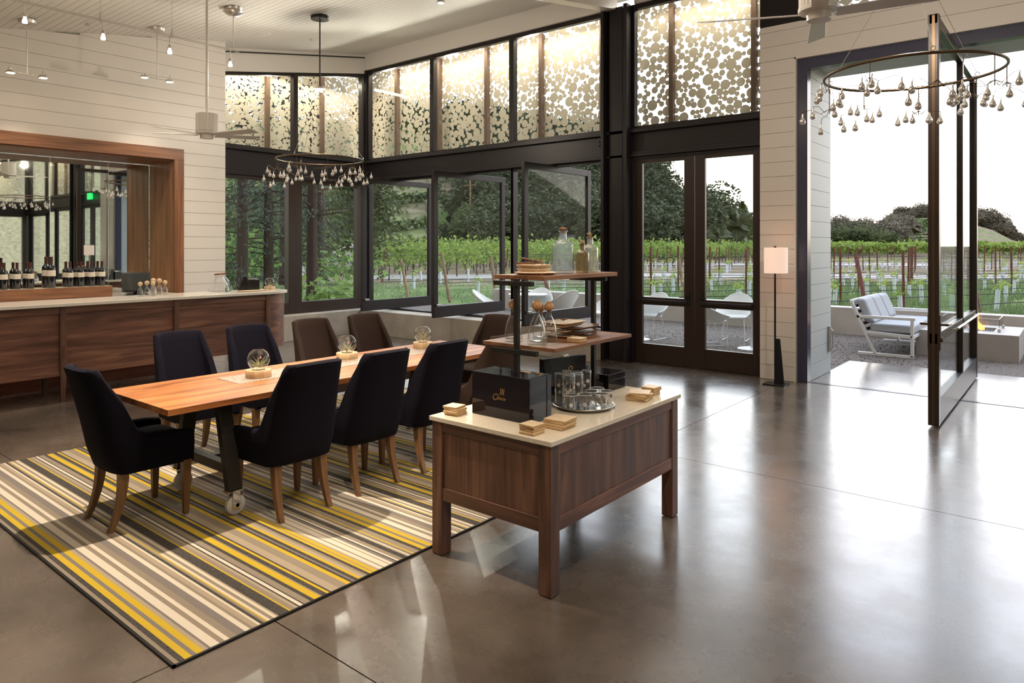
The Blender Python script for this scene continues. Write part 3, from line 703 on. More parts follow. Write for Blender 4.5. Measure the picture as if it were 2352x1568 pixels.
# ------------------------------------------------------------------ dining chairs
def smooth01(x): x = max(0, min(1, x)); return x * x * (3 - 2 * x)
def chair_shell(fabric):
    me = MB()
    # plan curve of the shell: front left -> back -> front right
    P = []
    for k in range(121):
        s_ = k / 60 - 1; a = abs(s_); sg = 1 if s_ >= 0 else -1
        if a > .42:
            u = (a - .42) / .58; x = .245 + .012 * sin(u * pi / 2); y = -.10 + u * .355
        else:
            # superellipse back
            th = a / .42 * pi / 2; x = .245 * abs(sin(th)) ** .75; y = -.10 - .135 * abs(cos(th)) ** .55
        P.append((sg * x, y, a))
    def top(a):
        if a > .62: return .535 - .02 * ((a - .62) / .38) ** 3
        if a > .375:
            u = (.62 - a) / .245; return .535 + .425 * (.62 * u ** 2.6 + .38 * smooth01((u - .45) / .55))
        return .96 + .004 * cos(a * 9)
    def surf(off):
        def fn(u, v):
            k = min(120, int(round(u * 120))); x, y, a = P[k]
            k0, k1 = max(0, k - 1), min(120, k + 1)
            tx, ty = P[k1][0] - P[k0][0], P[k1][1] - P[k0][1]; l = sqrt(tx * tx + ty * ty) or 1
            nx, ny = -ty / l, tx / l  # points inwards (to the left of travel left->back->right)
            zt_ = top(a); z = .335 + (zt_ - .335) * v
            ln = max(0, z - .45)
            f_ = max(0, min(1, (.42 - y) / .55))
            xx = x + nx * off; yy = y + ny * off - (.10 * (ln / .5) + .03 * (ln / .5) ** 2) * f_
            tap = 1 - .15 * (ln / .5) * f_ - .06 * max(0, (.48 - z) / .15)
            if z < .45: yy += .04 * (1 - (z - .335) / .115) * max(0, -y / .23)
            return (xx * tap, yy, z)
        return fn
    nu, nv = 121, 12; A = surf(-.0); B = surf(.052)
    vs = [A(i / 120, j / (nv - 1)) for i in range(nu) for j in range(nv)]; o1 = len(vs)
    vs += [B(i / 120, j / (nv - 1)) for i in range(nu) for j in range(nv)]; o2 = len(vs)
    mid = []
    for i in range(nu):
        a = Vector(A(i / 120, 1)); b_ = Vector(B(i / 120, 1)); vs.append(tuple((a + b_) / 2 + Vector((0, 0, .014))))
    fs = []
    for i in range(nu - 1):
        for j in range(nv - 1):
            fs.append((i * nv + j, i * nv + j + 1, (i + 1) * nv + j + 1, (i + 1) * nv + j)); fs.append((o1 + i * nv + j, o1 + (i + 1) * nv + j, o1 + (i + 1) * nv + j + 1, o1 + i * nv + j + 1))
        j = nv - 1
        fs.append((i * nv + j, o2 + i, o2 + i + 1, (i + 1) * nv + j)); fs.append((o2 + i, o1 + i * nv + j, o1 + (i + 1) * nv + j, o2 + i + 1))
        fs.append((i * nv, (i + 1) * nv, o1 + (i + 1) * nv, o1 + i * nv))
    for i in (0, nu - 1):
        for j in range(nv - 1): fs.append((i * nv + j, i * nv + j + 1, o1 + i * nv + j + 1, o1 + i * nv + j))
        fs.append((i * nv + nv - 1, o2 + i, o1 + i * nv + nv - 1))
    me.add(vs, fs); return me
def make_chair(label, fab, loc, rz):
    t = thing('dining_chair', label, 'chair', loc, rz, 'upholstered chairs around the long table')
    chair_shell(fab).build('backrest', fab, t, smooth=True, sharp=75)
    q = MB()
    def seat(u, v):
        a = u * 2 * pi; ca, sa = cos(a), sin(a); p = .28
        x = .212 * (abs(ca) ** p) * (1 if ca > 0 else -1); y = .04 + .225 * (abs(sa) ** p) * (1 if sa > 0 else -1)
        if v < .12: return (x, y, .345)
        if v < .5: k = 1; z = .345 + (.475 - .345) * ((v - .12) / .38)
        else:
            w_ = (v - .5) / .5; k = cos(w_ * pi / 2) if w_ < 1 else 0; k = (1 - w_ ** 2.2); z = .475 + .034 * (1 - (1 - w_) ** 2)
        return (x * k, .04 + (y - .04) * k, z)
    q.grid(seat, 40, 14, True); q.add([seat(i / 40, 0) for i in range(40)], [tuple(range(40))[::-1]])
    q.build('seat', fab, t, smooth=True, sharp=60)
    q = MB(); q.box(-.235, .235, .21, .262, .34, .46); q.build('seat_front', fab, t, bevel=.02, seg=3)
    for sx in (-1, 1):
        q = MB(); x = sx * .218; q.hexa([(x - .015, .20, 0), (x + .015, .20, 0), (x + .015, .232, 0), (x - .015, .232, 0)], [(x - .026, .19, .345), (x + .026, .19, .345), (x + .026, .243, .345), (x - .026, .243, .345)]); q.build('leg', M['chairleg'], t, bevel=.003)
        q = MB(); x = sx * .165; n_ = 7
        for k in range(n_):
            z0, z1 = .35 * k / n_, .35 * (k + 1) / n_; fy = lambda z: -.135 - .075 * (1 - z / .35) ** 2.2; hw = lambda z: .015 + .012 * z / .35
            fx = lambda z: x * (1.06 - .06 * z / .35)
            q.hexa([(fx(z0) - hw(z0), fy(z0) - hw(z0), z0), (fx(z0) + hw(z0), fy(z0) - hw(z0), z0), (fx(z0) + hw(z0), fy(z0) + hw(z0), z0), (fx(z0) - hw(z0), fy(z0) + hw(z0), z0)],
                   [(fx(z1) - hw(z1), fy(z1) - hw(z1), z1), (fx(z1) + hw(z1), fy(z1) - hw(z1), z1), (fx(z1) + hw(z1), fy(z1) + hw(z1), z1), (fx(z1) - hw(z1), fy(z1) + hw(z1), z1)])
        q.build('leg', M['chairleg'], t)
    return t
zr = .0095
ch = make_chair('navy-black velvet dining chair at the near head of the long table', M['navy'], (-4.59, 1.885, zr), 0)
def chair(label, loc, rz, brown=False):
    c_ = dup(ch, loc, rz, label)
    return c_
for (yy, lb) in ((2.57, 'navy-black chair seen from behind, nearest the viewer on the right side of the table'), (3.155, 'navy-black chair seen from behind, second from the near end on the right side'), (3.76, 'navy-black chair seen from behind, just left of the display table')):
    chair(lb, (-3.975, yy, zr), pi / 2)
for (yy, lb) in ((2.72, 'navy-black chair facing the viewer across the near end of the table, by the bar panels'), (3.34, 'navy-black chair facing the viewer in front of the rounded bar end')):
    chair(lb, (-5.50, yy, zr), -pi / 2)
cb = make_chair('dark brown velvet chair facing the viewer, behind the middle glass globe', M['brown'], (-5.50, 4.0, zr), -pi / 2)
dup(cb, (-5.50, 4.65, zr), -pi / 2, 'dark brown velvet chair facing the viewer in front of the concrete kerb')
dup(cb, (-4.62, 5.17, zr), pi, 'dark brown velvet chair at the far head of the long table')
dup(cb, (-3.90, 4.36, zr), pi / 2, 'dark brown velvet chair half hidden behind the display table shelf')

# ------------------------------------------------------------------ display table with shelf
t = thing('display_table', 'walnut display table with a cream stone top and panelled sides', 'table', (0, 0, 0))
X0, X1, Y0, Y1 = -2.772, -1.962, 2.700, 4.062
for x in (X0, X1 - .075):
    for y in (Y0, Y1 - .075):
        q = MB(); q.box(x, x + .075, y, y + .075, 0.004, .735); q.build('leg', M['walnut_z'], t, bevel=.003)
q = MB(); q.box(X0 - .012, X1 + .012, Y0 - .012, Y1 + .02, .735, .76); q.build('stone_top', M['stone'], t, bevel=.003)
for (a, b_, e_, f_) in ((X0 + .075, X1 - .075, Y0 + .012, Y0 + .035), (X0 + .075, X1 - .075, Y1 - .035, Y1 - .012)):
    q = MB(); q.box(a, b_, e_, f_, .37, .69); q.build('side_panel', M['walnut_z'], t)
    for z0, z1 in ((.305, .375), (.68, .735)):
        q = MB(); q.box(a, b_, e_ - .008 if e_ < 3 else e_, f_ if e_ < 3 else f_ + .008, z0, z1); q.build('rail', M['walnut_l'], t, bevel=.002)
for (a, b_) in ((X0 + .012, X0 + .035), (X1 - .035, X1 - .012)):
    q = MB(); q.box(a, b_, Y0 + .075, Y1 - .075, .37, .69); q.build('side_panel', M['walnut_z'], t)
    for z0, z1 in ((.305, .375), (.68, .735)):
        q = MB(); q.box(a - (.008 if a < -2.5 else 0), b_ + (.008 if a > -2.5 else 0), Y0 + .075, Y1 - .075, z0, z1); q.build('rail', M['walnut_x'], t, bevel=.002)
sh = thing('display_shelf', 'two-tier walnut shelf on slim dark posts standing on the display table', 'shelf', (0, 0, 0))
PX = -2.40
for y in (2.985, 3.765):
    q = MB(); q.box(PX - .0135, PX + .0135, y - .0135, y + .0135, .76, 1.515); q.build('post', M['darkrod'], sh, bevel=.002)
    q = MB(); q.box(PX - .09, PX + .09, y - .02, y + .02, .76, .766); q.build('foot_plate', M['darkrod'], sh)
for z, xa, xb in ((1.130, -2.57, -2.25), (1.505, -2.55, -2.28)):
    for y in (3.00, 3.75):
        q = MB(); q.box(xa, xb, y - .04, y - .012, z - .028, z - .002); q.build('bracket', M['darkrod'], sh, bevel=.002)
q = MB(); q.box(-2.655, -2.145, 2.99, 3.80, 1.132, 1.152); q.build('shelf_board', M['frame_y'], sh, bevel=.002)
q = MB(); q.box(-2.60, -2.245, 3.025, 3.80, 1.508, 1.532); q.build('shelf_board', M['frame_y'], sh, bevel=.002)

ZT = .7605
# lacquered boxes
def letter(parent, body, size, loc, rot, mat=None, shear=0, name='lettering'):
    cu = bpy.data.curves.new(name, 'FONT'); cu.body = body; cu.size = size; cu.extrude = .0004; cu.shear = shear; cu.align_x = 'CENTER'
    tmp = bpy.data.objects.new(name, cu); C.objects.link(tmp); dg = bpy.context.evaluated_depsgraph_get()
    me = bpy.data.meshes.new_from_object(tmp.evaluated_get(dg)); bpy.data.objects.remove(tmp)
    me.materials.clear(); me.materials.append(mat or M['gold'])
    o = bpy.data.objects.new(name, me); C.objects.link(o); o.parent = parent; o.location = loc; o.rotation_euler = rot
    return o
def emblem(parent, c_, s_, ax, flip=1):
    """three small curved upright bars with caps"""
    q = MB()
    for k in (-1, 0, 1):
        pts = []
        for j in range(9):
            v = j / 8 - .5; xx = k * .30 * s_ * (1 + .25 * (v * 2) ** 2) + .05 * s_ * sin(v * 6) ; pts.append((xx * flip, v * s_ * flip))
        wd = .085 * s_
        for j in range(8):
            (a0, b0), (a1, b1) = pts[j], pts[j + 1]
            v = [(a0 - wd, b0), (a0 + wd, b0), (a1 + wd, b1), (a1 - wd, b1)]
            q.add([(c_[0] + p[0] * ax[0], c_[1] + p[0] * ax[1], c_[2] + p[1]) for p in v], [(0, 1, 2, 3)])
    return q.build('emblem', M['gold'], parent)
b1 = thing('gift_box', 'large glossy black box with gold lettering at the near end of the display table', 'box', (-2.43, 2.97, ZT), radians(-.5), 'black lacquered boxes on the display table')
q = MB(); q.box(-.205, .205, -.095, .055, 0, .238); q.build('box_body', M['lacquer'], b1, bevel=.004)
q = MB(); q.box(-.205, .205, .057, .10, 0, .238); q.build('box_lid', M['lacquer'], b1, bevel=.004)
q = MB(); q.box(.02, .09, .035, .07, .238, .242); q.box(.13, .165, .045, .07, .238, .242); q.build('hinge', M['gold'], b1)
letter(b1, 'O', .052, (-.035, -.0958, .098), (pi / 2, 0, 0), shear=.35); letter(b1, 'dette', .026, (.013, -.0958, .103), (pi / 2, 0, 0), shear=.45)
emblem(b1, (.018, -.0958, .148), .035, (1, 0))
b2 = thing('gift_box', 'thin glossy black box lid standing behind the glasses, gold emblem upside down', 'box', (-2.545, 3.50, ZT), radians(74), 'black lacquered boxes on the display table')
b2.location = (-2.475, 3.56, ZT)
q = MB(); q.box(-.17, .17, -.0, .045, .03, .245); q.build('box_lid', M['lacquer'], b2, bevel=.004)
q = MB(); q.box(-.17, .17, -.12, .0, 0, .045); q.build('box_body', M['lacquer'], b2, bevel=.004)
q = MB(); q.box(-.02, .03, .0, .02, .245, .253); q.tube([(-.02, .01, .253), (.005, .0, .261), (.03, .01, .253)], .003); q.build('clasp', M['silver'], b2)
emblem(b2, (.01, -.0012, .145), .035, (1, 0), -1); letter(b2, 'O', .045, (.045, -.0012, .185), (pi / 2, pi, 0), shear=.3)
b3 = thing('gift_box', 'flat closed black lacquered box lying at the far end of the display table', 'box', (-2.52, 3.955, ZT), radians(0), 'black lacquered boxes on the display table')
q = MB(); q.box(-.185, .185, -.115, .10, 0, .068); q.build('box_body', M['lacquer'], b3, bevel=.004)
q = MB(); q.box(-.185, .185, -.115, .10, .070, .108); q.build('box_lid', M['lacquer'], b3, bevel=.004)

# coaster stacks
cg = 'square cork-backed coasters stacked on the display table'
def coaster(loc, rz, sz, label, face=True):
    q = MB(); q.cur = 1; h_ = .0115; s_ = sz / 2; q.box(-s_, s_, -s_, s_, 0, h_ * .72); q.cur = 0; q.box(-s_, s_, -s_, s_, h_ * .72, h_)
    o = q.build('coaster', [M['coaster'], M['coaster_edge']], bevel=.0015)
    o.location = loc; o.rotation_euler = (0, 0, rz); return tag(o, label, 'coaster', cg)
r_ = random.Random(5)
stk = [(-2.695, 2.80, .092, 4, 'by the left corner of the stone top'), (-2.125, 2.765, .092, 4, 'at the near right corner, small stack'), (-2.085, 2.945, .125, 4, 'in the large stack in front of the glass tray'), (-2.075, 3.78, .125, 4, 'in the large stack right of the glass tray'), (-2.10, 3.965, .092, 4, 'in the small stack at the far right corner')]
posw = ['bottom coaster', 'second coaster from the bottom', 'third coaster from the bottom', 'top coaster']
for (x, y, sz, nn, wh) in stk:
    base_r = r_.uniform(-.1, .1) + (radians(39) if sz < .1 and x > -2.2 and y < 3 else 0) * .1
    for k in range(nn):
        zk = ZT + .001 + k * .0122; rot = base_r + r_.uniform(-.12, .12) + (.25 if k == nn - 1 and sz > .1 else 0)
        o = coaster((x + r_.uniform(-.005, .005), y + r_.uniform(-.005, .005), zk), rot, sz, posw[k] + ' ' + wh)
    q = MB()
    for k in range(9): q.add([(-.02 + k * .004, -.006 + .006 * sin(k * 2.1), .01152), (-.018 + k * .004, -.006 + .006 * sin(k * 2.1), .01152), (-.016 + k * .004, .0 + .006 * sin(k * 2.1 + 1), .01152), (-.018 + k * .004, .0 + .006 * sin(k * 2.1 + 1), .01152)], [(0, 1, 2, 3)])
    q.build('printed_script', M['greyprint'], o)
for k in range(2): coaster((-2.215, 3.30, 1.1525 + k * .0122), .08 + .05 * k, .085, ('lower' if k == 0 else 'upper') + ' coaster of the pair on the lower shelf')

# round tray with tumblers
tr = MB(); tr.lathe([(0, 0), (.155, 0), (.178, .018), (.181, .020), (.178, .022), (.153, .005), (0, .005)], (0, 0, 0), 48)
tro = tr.build('serving_tray', M['silver'], smooth=True); tro.location = (-2.235, 3.40, ZT); tag(tro, 'round polished metal tray holding clear glasses on the display table', 'tray')
M['petal'] = pbr('white_flower_print', (.80, .76, .72), .6); M['petal_c'] = pbr('amber_flower_centre', (.50, .25, .08), .6)
def tumbler(h_, r0, r1, seed):
    r_ = random.Random(seed); t = thing('drinking_glass', 'x', 'glass')
    q = MB(); q.lathe([(0, 0), (r0, 0), (r1, h_), (r1 - .0018, h_), (r0 - .002, .008), (0, .008)], n=24); q.build('glass_body', M['thin'], t, smooth=True, sharp=50)
    q = MB(); q.lathe([(r1 - .002, h_ - .0015), (r1 + .0004, h_ - .0015), (r1 + .0004, h_ + .0008), (r1 - .002, h_ + .0008), (r1 - .002, h_ - .0015)], n=24); q.build('rim', M['rim'], t, smooth=True)
    q = MB()
    for k in range(4):
        a = k * 1.6 + r_.uniform(0, .6); z = h_ * r_.uniform(.25, .75); rr = .011; R_ = r0 + (r1 - r0) * z / h_ + .0006
        for cur, rad, off in ((0, rr, 0), (1, rr * .3, .0003)):
            q.cur = cur; ring = []
            for j in range(14):
                b_ = 2 * pi * j / 14; m_ = rad * (1 + (.18 * cos(6 * b_) if cur == 0 else 0)); da = m_ * cos(b_) / R_; ring.append(((R_ + off) * cos(a + da), (R_ + off) * sin(a + da), z + m_ * sin(b_)))
            q.add(ring, [tuple(range(14))])
    q.build('flower_print', [M['petal'], M['petal_c']], t)
    return t
M['rim'] = pbr('bright_glass_rim', (.75, .80, .82), .08, 0, 1, coat=1)
tall = tumbler(.185, .024, .0275, 1); short = tumbler(.088, .031, .040, 2)
rt_ = lambda r, t: (r * RX - t * FX, r * RY - t * FY)
tp = [rt_(*v) for v in ((-.14, -.02), (-.08, .04), (-.085, -.03), (-.03, .0), (-.03, -.07), (.03, -.12), (-.09, -.10))]
sp = [rt_(*v) for v in ((.0, .095), (.045, .01), (.09, .085), (.132, .012), (.09, -.07), (-.085, .112))]
tw = ['at the left rim nearest the large black box', 'at the front of the tall cluster', 'in the middle of the tall cluster', 'at the right of the tall cluster', 'behind the right-hand tall one', 'alone at the back of the tray', 'at the back left of the tray']
sw_ = ['at the very front of the tray', 'in the middle of the tray', 'at the front right of the tray', 'at the right rim of the tray', 'at the back right of the tray', 'at the front left near the coasters']
for k, (x, y) in enumerate(tp):
    o = tall if k == 0 else dup(tall, (0, 0, 0)); o.location = (-2.235 + x, 3.40 + y, ZT + .0062); o.rotation_euler = (0, 0, k * 1.1); tag(o, 'tall slim flower-printed glass ' + tw[k], 'glass', 'tall glasses on the round tray')
for k, (x, y) in enumerate(sp):
    o = short if k == 0 else dup(short, (0, 0, 0)); o.location = (-2.235 + x, 3.40 + y, ZT + .0062); o.rotation_euler = (0, 0, k * 1.3); tag(o, 'short flower-printed glass ' + sw_[k], 'glass', 'short glasses on the round tray')

# ---- things on the upper shelf
ZU = 1.5325; ZL = 1.1525
def jar(name, label, loc, r, h_, neck, mat, stop, sc=1):
    t = thing(name, label, 'bottle', loc, 0, 'corked glass bottles on the upper shelf')
    q = MB(); s_ = h_
    prof = [(0, 0), (r * .96, 0), (r, .008), (r, s_ * .62), (r * .93, s_ * .70), (r * .55, s_ * .755), (neck, s_ * .80), (neck, s_ * .97), (neck * 1.3, s_ * .975), (neck * 1.3, s_), (neck * .8, s_), (neck * .8, s_ * .80), (r * .5, s_ * .745), (r * .88, s_ * .69), (r - .004, s_ * .61), (r - .004, .014), (0, .014)]
    q.lathe(prof, n=32); q.build('glass_body', mat, t, smooth=True, sharp=60)
    q = MB(); q.tube([(0, 0, s_ * .95), (0, 0, s_ * 1.02)], neck * .78, 10)
    rr_ = random.Random(int(h_ * 1000))
    if stop == 'flat':
        q.lathe([(0, s_ * 1.02), (neck * 1.1, s_ * 1.02), (neck * 1.2, s_ * 1.05), (neck * .6, s_ * 1.07), (0, s_ * 1.08)], n=9)
    elif stop == 'cone':
        q.lathe([(neck * 1.2, s_ * 1.02), (neck * 1.1, s_ * 1.05), (neck * .1, s_ * 1.16)], (-.003, 0, 0), 8)
    q.build('cork_stopper', M['corkb'], t)
    if stop == 'tuft':
        q = MB()
        for k in range(26):
            a = rr_.uniform(0, 6.3); l_ = rr_.uniform(.6, 1); d_ = Vector((cos(a) * .022 * l_, sin(a) * .022 * l_, .026 * rr_.uniform(.6, 1.2)))
            q.tube([(0, 0, s_ * 1.01), (d_.x * .5, d_.y * .5, s_ * 1.01 + d_.z * .5), (d_.x, d_.y, s_ * 1.01 + d_.z)], [.004, .003, .001], 4)
        q.build('frayed_tuft', M['straw'], t)
    return t
M['corkb'] = pbr('brown_cork', (.30, .17, .09), .85, var=.3, vscale=60); M['straw'] = pbr('straw_tuft', (.55, .42, .26), .9)
jar('glass_bottle', 'largest clear glass apothecary bottle with a flat cork on the upper shelf', (-2.395, 3.42, ZU), .064, .255, .022, M['thinblue'], 'flat')
jar('glass_bottle', 'small amber-tinted glass bottle with a pointed cork between two larger bottles', (-2.33, 3.53, ZU), .042, .175, .014, M['thinamber'], 'cone')
jar('glass_bottle', 'clear glass bottle topped with a frayed straw tuft on the upper shelf', (-2.385, 3.70, ZU), .053, .22, .019, M['thinolive'], 'tuft')
def plate(name, label, loc, rx, ry, h_, mat, rz=0, cat='plate', grp='wooden plates on the shelf', sq=1.0):
    q = MB()
    def fn(u, v):
        a = u * 2 * pi; ca, sa = cos(a), sin(a); p = sq
        cx_, sy_ = abs(ca) ** p * (1 if ca > 0 else -1), abs(sa) ** p * (1 if sa > 0 else -1)
        prof = [(0.0, 0), (.78, 0), (.9, h_ * .35), (1, h_ * .9), (.985, h_), (.93, h_ * .8), (.8, h_ * .45), (0, h_ * .4)]
        k, z = prof[int(round(v * 7))]
        return (rx * k * cx_, ry * k * sy_, z)
    q.grid(fn, 40, 8, True); o = q.build(name, mat, smooth=True, sharp=50); o.location = loc; o.rotation_euler = (0, 0, rz)
    return tag(o, label, cat, grp)
plate('serving_plate', 'widest pale wooden plate at the bottom of the stack on the upper shelf', (-2.415, 3.175, ZU), .125, .115, .014, M['board'])
plate('serving_plate', 'middle pale wooden dish of the stack on the upper shelf', (-2.425, 3.17, ZU + .0165), .09, .09, .018, M['board'], sq=.7)
plate('serving_plate', 'top pale wooden dish of the stack on the upper shelf, under the twig bundle', (-2.425, 3.17, ZU + .0355), .09, .09, .021, M['board'], sq=.7)
t = thing('twig_bundle', 'bundle of dark wooden sticks tied with twine on the stacked dishes', 'sticks', (-2.425, 3.17, ZU + .058))
q = MB(); q.box(-.10, .03, -.045, -.02, 0, .012); q.build('dark_stick', M['darkboard'], t, bevel=.002)
q = MB(); q.tube([(-.055, -.03, .033), (.045, .005, .012), (.06, .012, .009)], [.008, .007, .006], 8); q.lathe([(0, 0), (.010, .002), (.010, .008), (0, .01)], (-.06, -.032, .028), 8); q.build('dark_stick', M['darkboard'], t, smooth=True)
q = MB(); pts = [(.03 + .02 * cos(a / 3) * (1 - a / 40), .0 + .03 * sin(a / 2.2), .02 + .012 * sin(a / 1.7)) for a in range(28)]; q.tube(pts, .0018, 5)
q.tube([(.05, 0, .015), (.085, -.03, .0), (.105, -.06, -.035), (.115, -.075, -.055)], .0018, 5); q.build('twine', M['corkb'], t)

# ---- lower shelf: carafes with ball stoppers, boards
def carafe(label, loc, sc=1.0, grp='carafes with wooden ball stoppers on the lower shelf', ballm=None, br=.0295, zs=1):
    t = thing('glass_carafe', label, 'carafe', loc, 0, grp); t.scale = (sc, sc, sc)
    q = MB(); q.lathe([(0, 0), (.050, 0), (.054, .006), (.052, .04), (.043, .10), (.031, .135), (.0165, .16), (.0155, .18), (.018, .192), (.0165, .192), (.0135, .18), (.0145, .16), (.029, .133), (.041, .10), (.0495, .04), (.0495, .016), (0, .014)], n=28); q.build('glass_body', M['thin'], t, smooth=True, sharp=60)
    q = MB(); q.lathe([(0, .172)] + [(br * sin(a * pi / 12), .1855 + br - br * cos(a * pi / 12)) for a in range(2, 12)] + [(0, .1855 + 2 * br)], n=24); q.build('ball_stopper', M['ball'] if ballm is None else ballm, t, smooth=True, sharp=80)
    return t
c1 = carafe('glass carafe with a ball stopper, left behind the near shelf post', (-2.505, 3.085, ZL), .98)
dup(c1, (-2.325, 3.07, ZL), 0, 'glass carafe with a ball stopper, foremost on the lower shelf', scale=(1.0, 1.0, 1.0))
dup(c1, (-2.335, 3.195, ZL), 0, 'glass carafe with a ball stopper, right behind the foremost one', scale=(.93, .93, .93))
dup(c1, (-2.43, 3.24, ZL), 0, 'glass carafe at the back of the lower shelf cluster, mostly hidden', scale=(.85, .85, .85))
bg_ = 'wooden serving boards stacked on the lower shelf'
for k, (lb, mt, x, y, rx_, ry_, rz) in enumerate([('lowest pale serving board of the lower shelf stack', 'board', -2.42, 3.47, .095, .125, .1), ('dark walnut dish second from the bottom of the lower shelf stack', 'darkboard', -2.37, 3.55, .085, .14, 0), ('pale serving board third in the lower shelf stack', 'board', -2.43, 3.47, .095, .125, .05), ('dark walnut dish fourth in the lower shelf stack', 'darkboard', -2.37, 3.55, .09, .15, .05), ('pale serving board near the top of the lower shelf stack', 'board', -2.43, 3.46, .095, .125, 0), ('topmost pale serving board of the lower shelf stack', 'board', -2.42, 3.46, .1, .135, .02)]):
    plate('serving_board', lb, (x, y, ZL + k * .0148), rx_, ry_, .0142, M[mt], rz, 'board', bg_, sq=.35)
q = MB(); rr_ = random.Random(8)
for k in range(12):
    a = rr_.uniform(0, 6.3); l_ = rr_.uniform(.012, .035); q.tube([(0, 0, .004), (cos(a) * l_ * .6, sin(a) * l_ * .6, .012), (cos(a) * l_, sin(a) * l_, rr_.uniform(.004, .02))], [.004, .0035, .001], 5)
o = q.build('driftwood_star', M['darkboard']); o.location = (-2.42, 3.46, ZL + .0895); tag(o, 'small dark twig star lying on the topmost serving board', 'ornament')

# ------------------------------------------------------------------ terrariums
def terrarium(label, loc, seed, sc=1):
    r_ = random.Random(seed)
    t = thing('terrarium', label, 'terrarium', loc, r_.uniform(0, 6), 'glass globe terrariums with air plants'); t.scale = (sc,) * 3
    q = MB(); q.lathe([(0, 0), (.086, 0), (.088, .003), (.088, .049), (.086, .052), (.045, .052), (.04, .045), (0, .045)], n=40); q.build('wooden_base', M['light_wood'], t, smooth=True, sharp=40)
    R_ = .078; zc = .125
    q = MB(); q.lathe([(R_ * sin(a), zc - R_ * cos(a)) for a in [i * pi / 20 for i in range(1, 18)]], n=32); q.build('glass_globe', M['thin'], t, smooth=True, sharp=80)
    q = MB(); q.lathe([(0, .056), (.045, .058), (.03, .068), (0, .072)], n=14); q.build('sand', M['sand'], t, smooth=True)
    q = MB()
    for k in range(34):
        a = r_.uniform(0, 2 * pi); l_ = r_.uniform(.05, .10); e_ = r_.uniform(.25, 1.25); w_ = .0022
        p0 = Vector((.0, 0, .068)); pts = []
        for j in range(5):
            s_ = j / 4; rad = l_ * s_ * cos(e_) * (1 + .3 * s_); z = .068 + l_ * sin(e_) * s_ * 1.1 - .015 * s_ * s_ * (1.2 - e_)
            rad = min(rad, .066); pts.append((rad * cos(a + .4 * s_), rad * sin(a + .4 * s_), z))
        q.tube(pts, [w_, w_, w_ * .8, w_ * .6, w_ * .1], 4)
    q.build('air_plant', M['airplant'], t)
    q = MB(); q.lathe([(0, 0), (.006, .004), (.004, .018), (0, .022)], (.012, .01, .125), 7); q.build('pink_bloom', M['pink'], t)
    return t
terrarium('glass globe terrarium with an air plant, nearest on the long table', (-4.535, 2.70, TZ + .003), 1)
terrarium('glass globe terrarium with an overflowing air plant in the middle of the long table', (-4.70, 3.60, TZ + .001), 2)
terrarium('glass globe terrarium farthest along the long table', (-4.66, 4.42, TZ + .003), 3)
terrarium('glass globe terrarium with an air plant at the rounded end of the bar', (-8.93, 5.49, 1.0705), 4, .85)

# ------------------------------------------------------------------ bar
bt = thing('bar_counter', 'long walnut bar with a white stone worktop and a rounded right end', 'bar', (0, 0, 0))
BX, BB, BY0, BY1 = -8.56, -9.20, -1.6, 5.30
def bar_poly(f, bk, y0, yend, n=18):
    """straight front then quarter-round end"""
    R_ = (f - bk) / 2; pts = [(bk, y0), (f, y0), (f, yend)]
    for k in range(1, n): a = pi * k / n; pts.append(((f + bk) / 2 + R_ * cos(a), yend + .37 * sin(a)))
    pts.append((bk, yend)); return pts
q = MB(); q.prism(bar_poly(BX + .05, BB - .02, BY0, BY1), 1.035, 1.07); q.build('stone_worktop', M['stonew'] if 'stonew' in M else M['stone'], bt, bevel=.004)
posts = [-1.0, .95, 2.775, 4.0, 5.24]
for k, y in enumerate(posts):
    q = MB(); z0 = 0 if k in (0, 1, 2) else .28
    if z0 == 0: q.hexa([(BX - .045, y - .018, 0), (BX - .005, y - .018, 0), (BX - .005, y + .018, 0), (BX - .045, y + .018, 0)], [(BX - .06, y - .032, .28), (BX + .008, y - .032, .28), (BX + .008, y + .032, .28), (BX - .06, y + .032, .28)])
    q.box(BX - .06, BX + .008, y - .032, y + .032, .28, 1.035); q.build('post', M['walnut_z'], bt, bevel=.003)
for k in range(len(posts) - 1):
    a, b_ = posts[k] + .032, posts[k + 1] - .032
    q = MB(); q.box(BX - .04, BX - .02, a, b_, .33, .955); q.build('front_panel', M['walnut_x'], bt)
    q = MB(); q.box(BX - .05, BX - .002, a, b_, .955, 1.035); q.build('rail', M['walnut_x'], bt, bevel=.002); q = MB(); q.box(BX - .05, BX - .004, a, b_, .28, .33); q.build('rail', M['walnut_x'], bt, bevel=.002)
q = MB(); pts = bar_poly(BX - .005, BB, BY1 - .03, BY1 - .03)[2:]; n_ = len(pts)
q.add([(x, y, .30) for x, y in pts] + [(x, y, 1.035) for x, y in pts], [(k, k + 1, n_ + k + 1, n_ + k) for k in range(n_ - 1)] + [tuple(range(n_))[::-1]]); q.build('rounded_end', M['jamb2'] if 'jamb2' in M else M['walnut_x'], bt, smooth=True, sharp=50)
q = MB(); q.box(BB, BB + .02, BY0, BY1, .28, 1.035); q.box(BB, BX - .05, BY0, BY1, .28, .30); q.build('carcass', M['walnut_x'], bt)
for (x, y) in ((BB + .12, -.9), (BB + .12, 1.0), (BB + .12, 2.76), (BB + .12, 4.1), (-9.08, 5.46)):
    q = MB(); q.hexa([(x - .018, y - .018, 0), (x + .018, y - .018, 0), (x + .018, y + .018, 0), (x - .018, y + .018, 0)], [(x - .03, y - .03, .30), (x + .03, y - .03, .30), (x + .03, y + .03, .30), (x - .03, y + .03, .30)]); q.build('leg', M['walnut_z'], bt, bevel=.003)
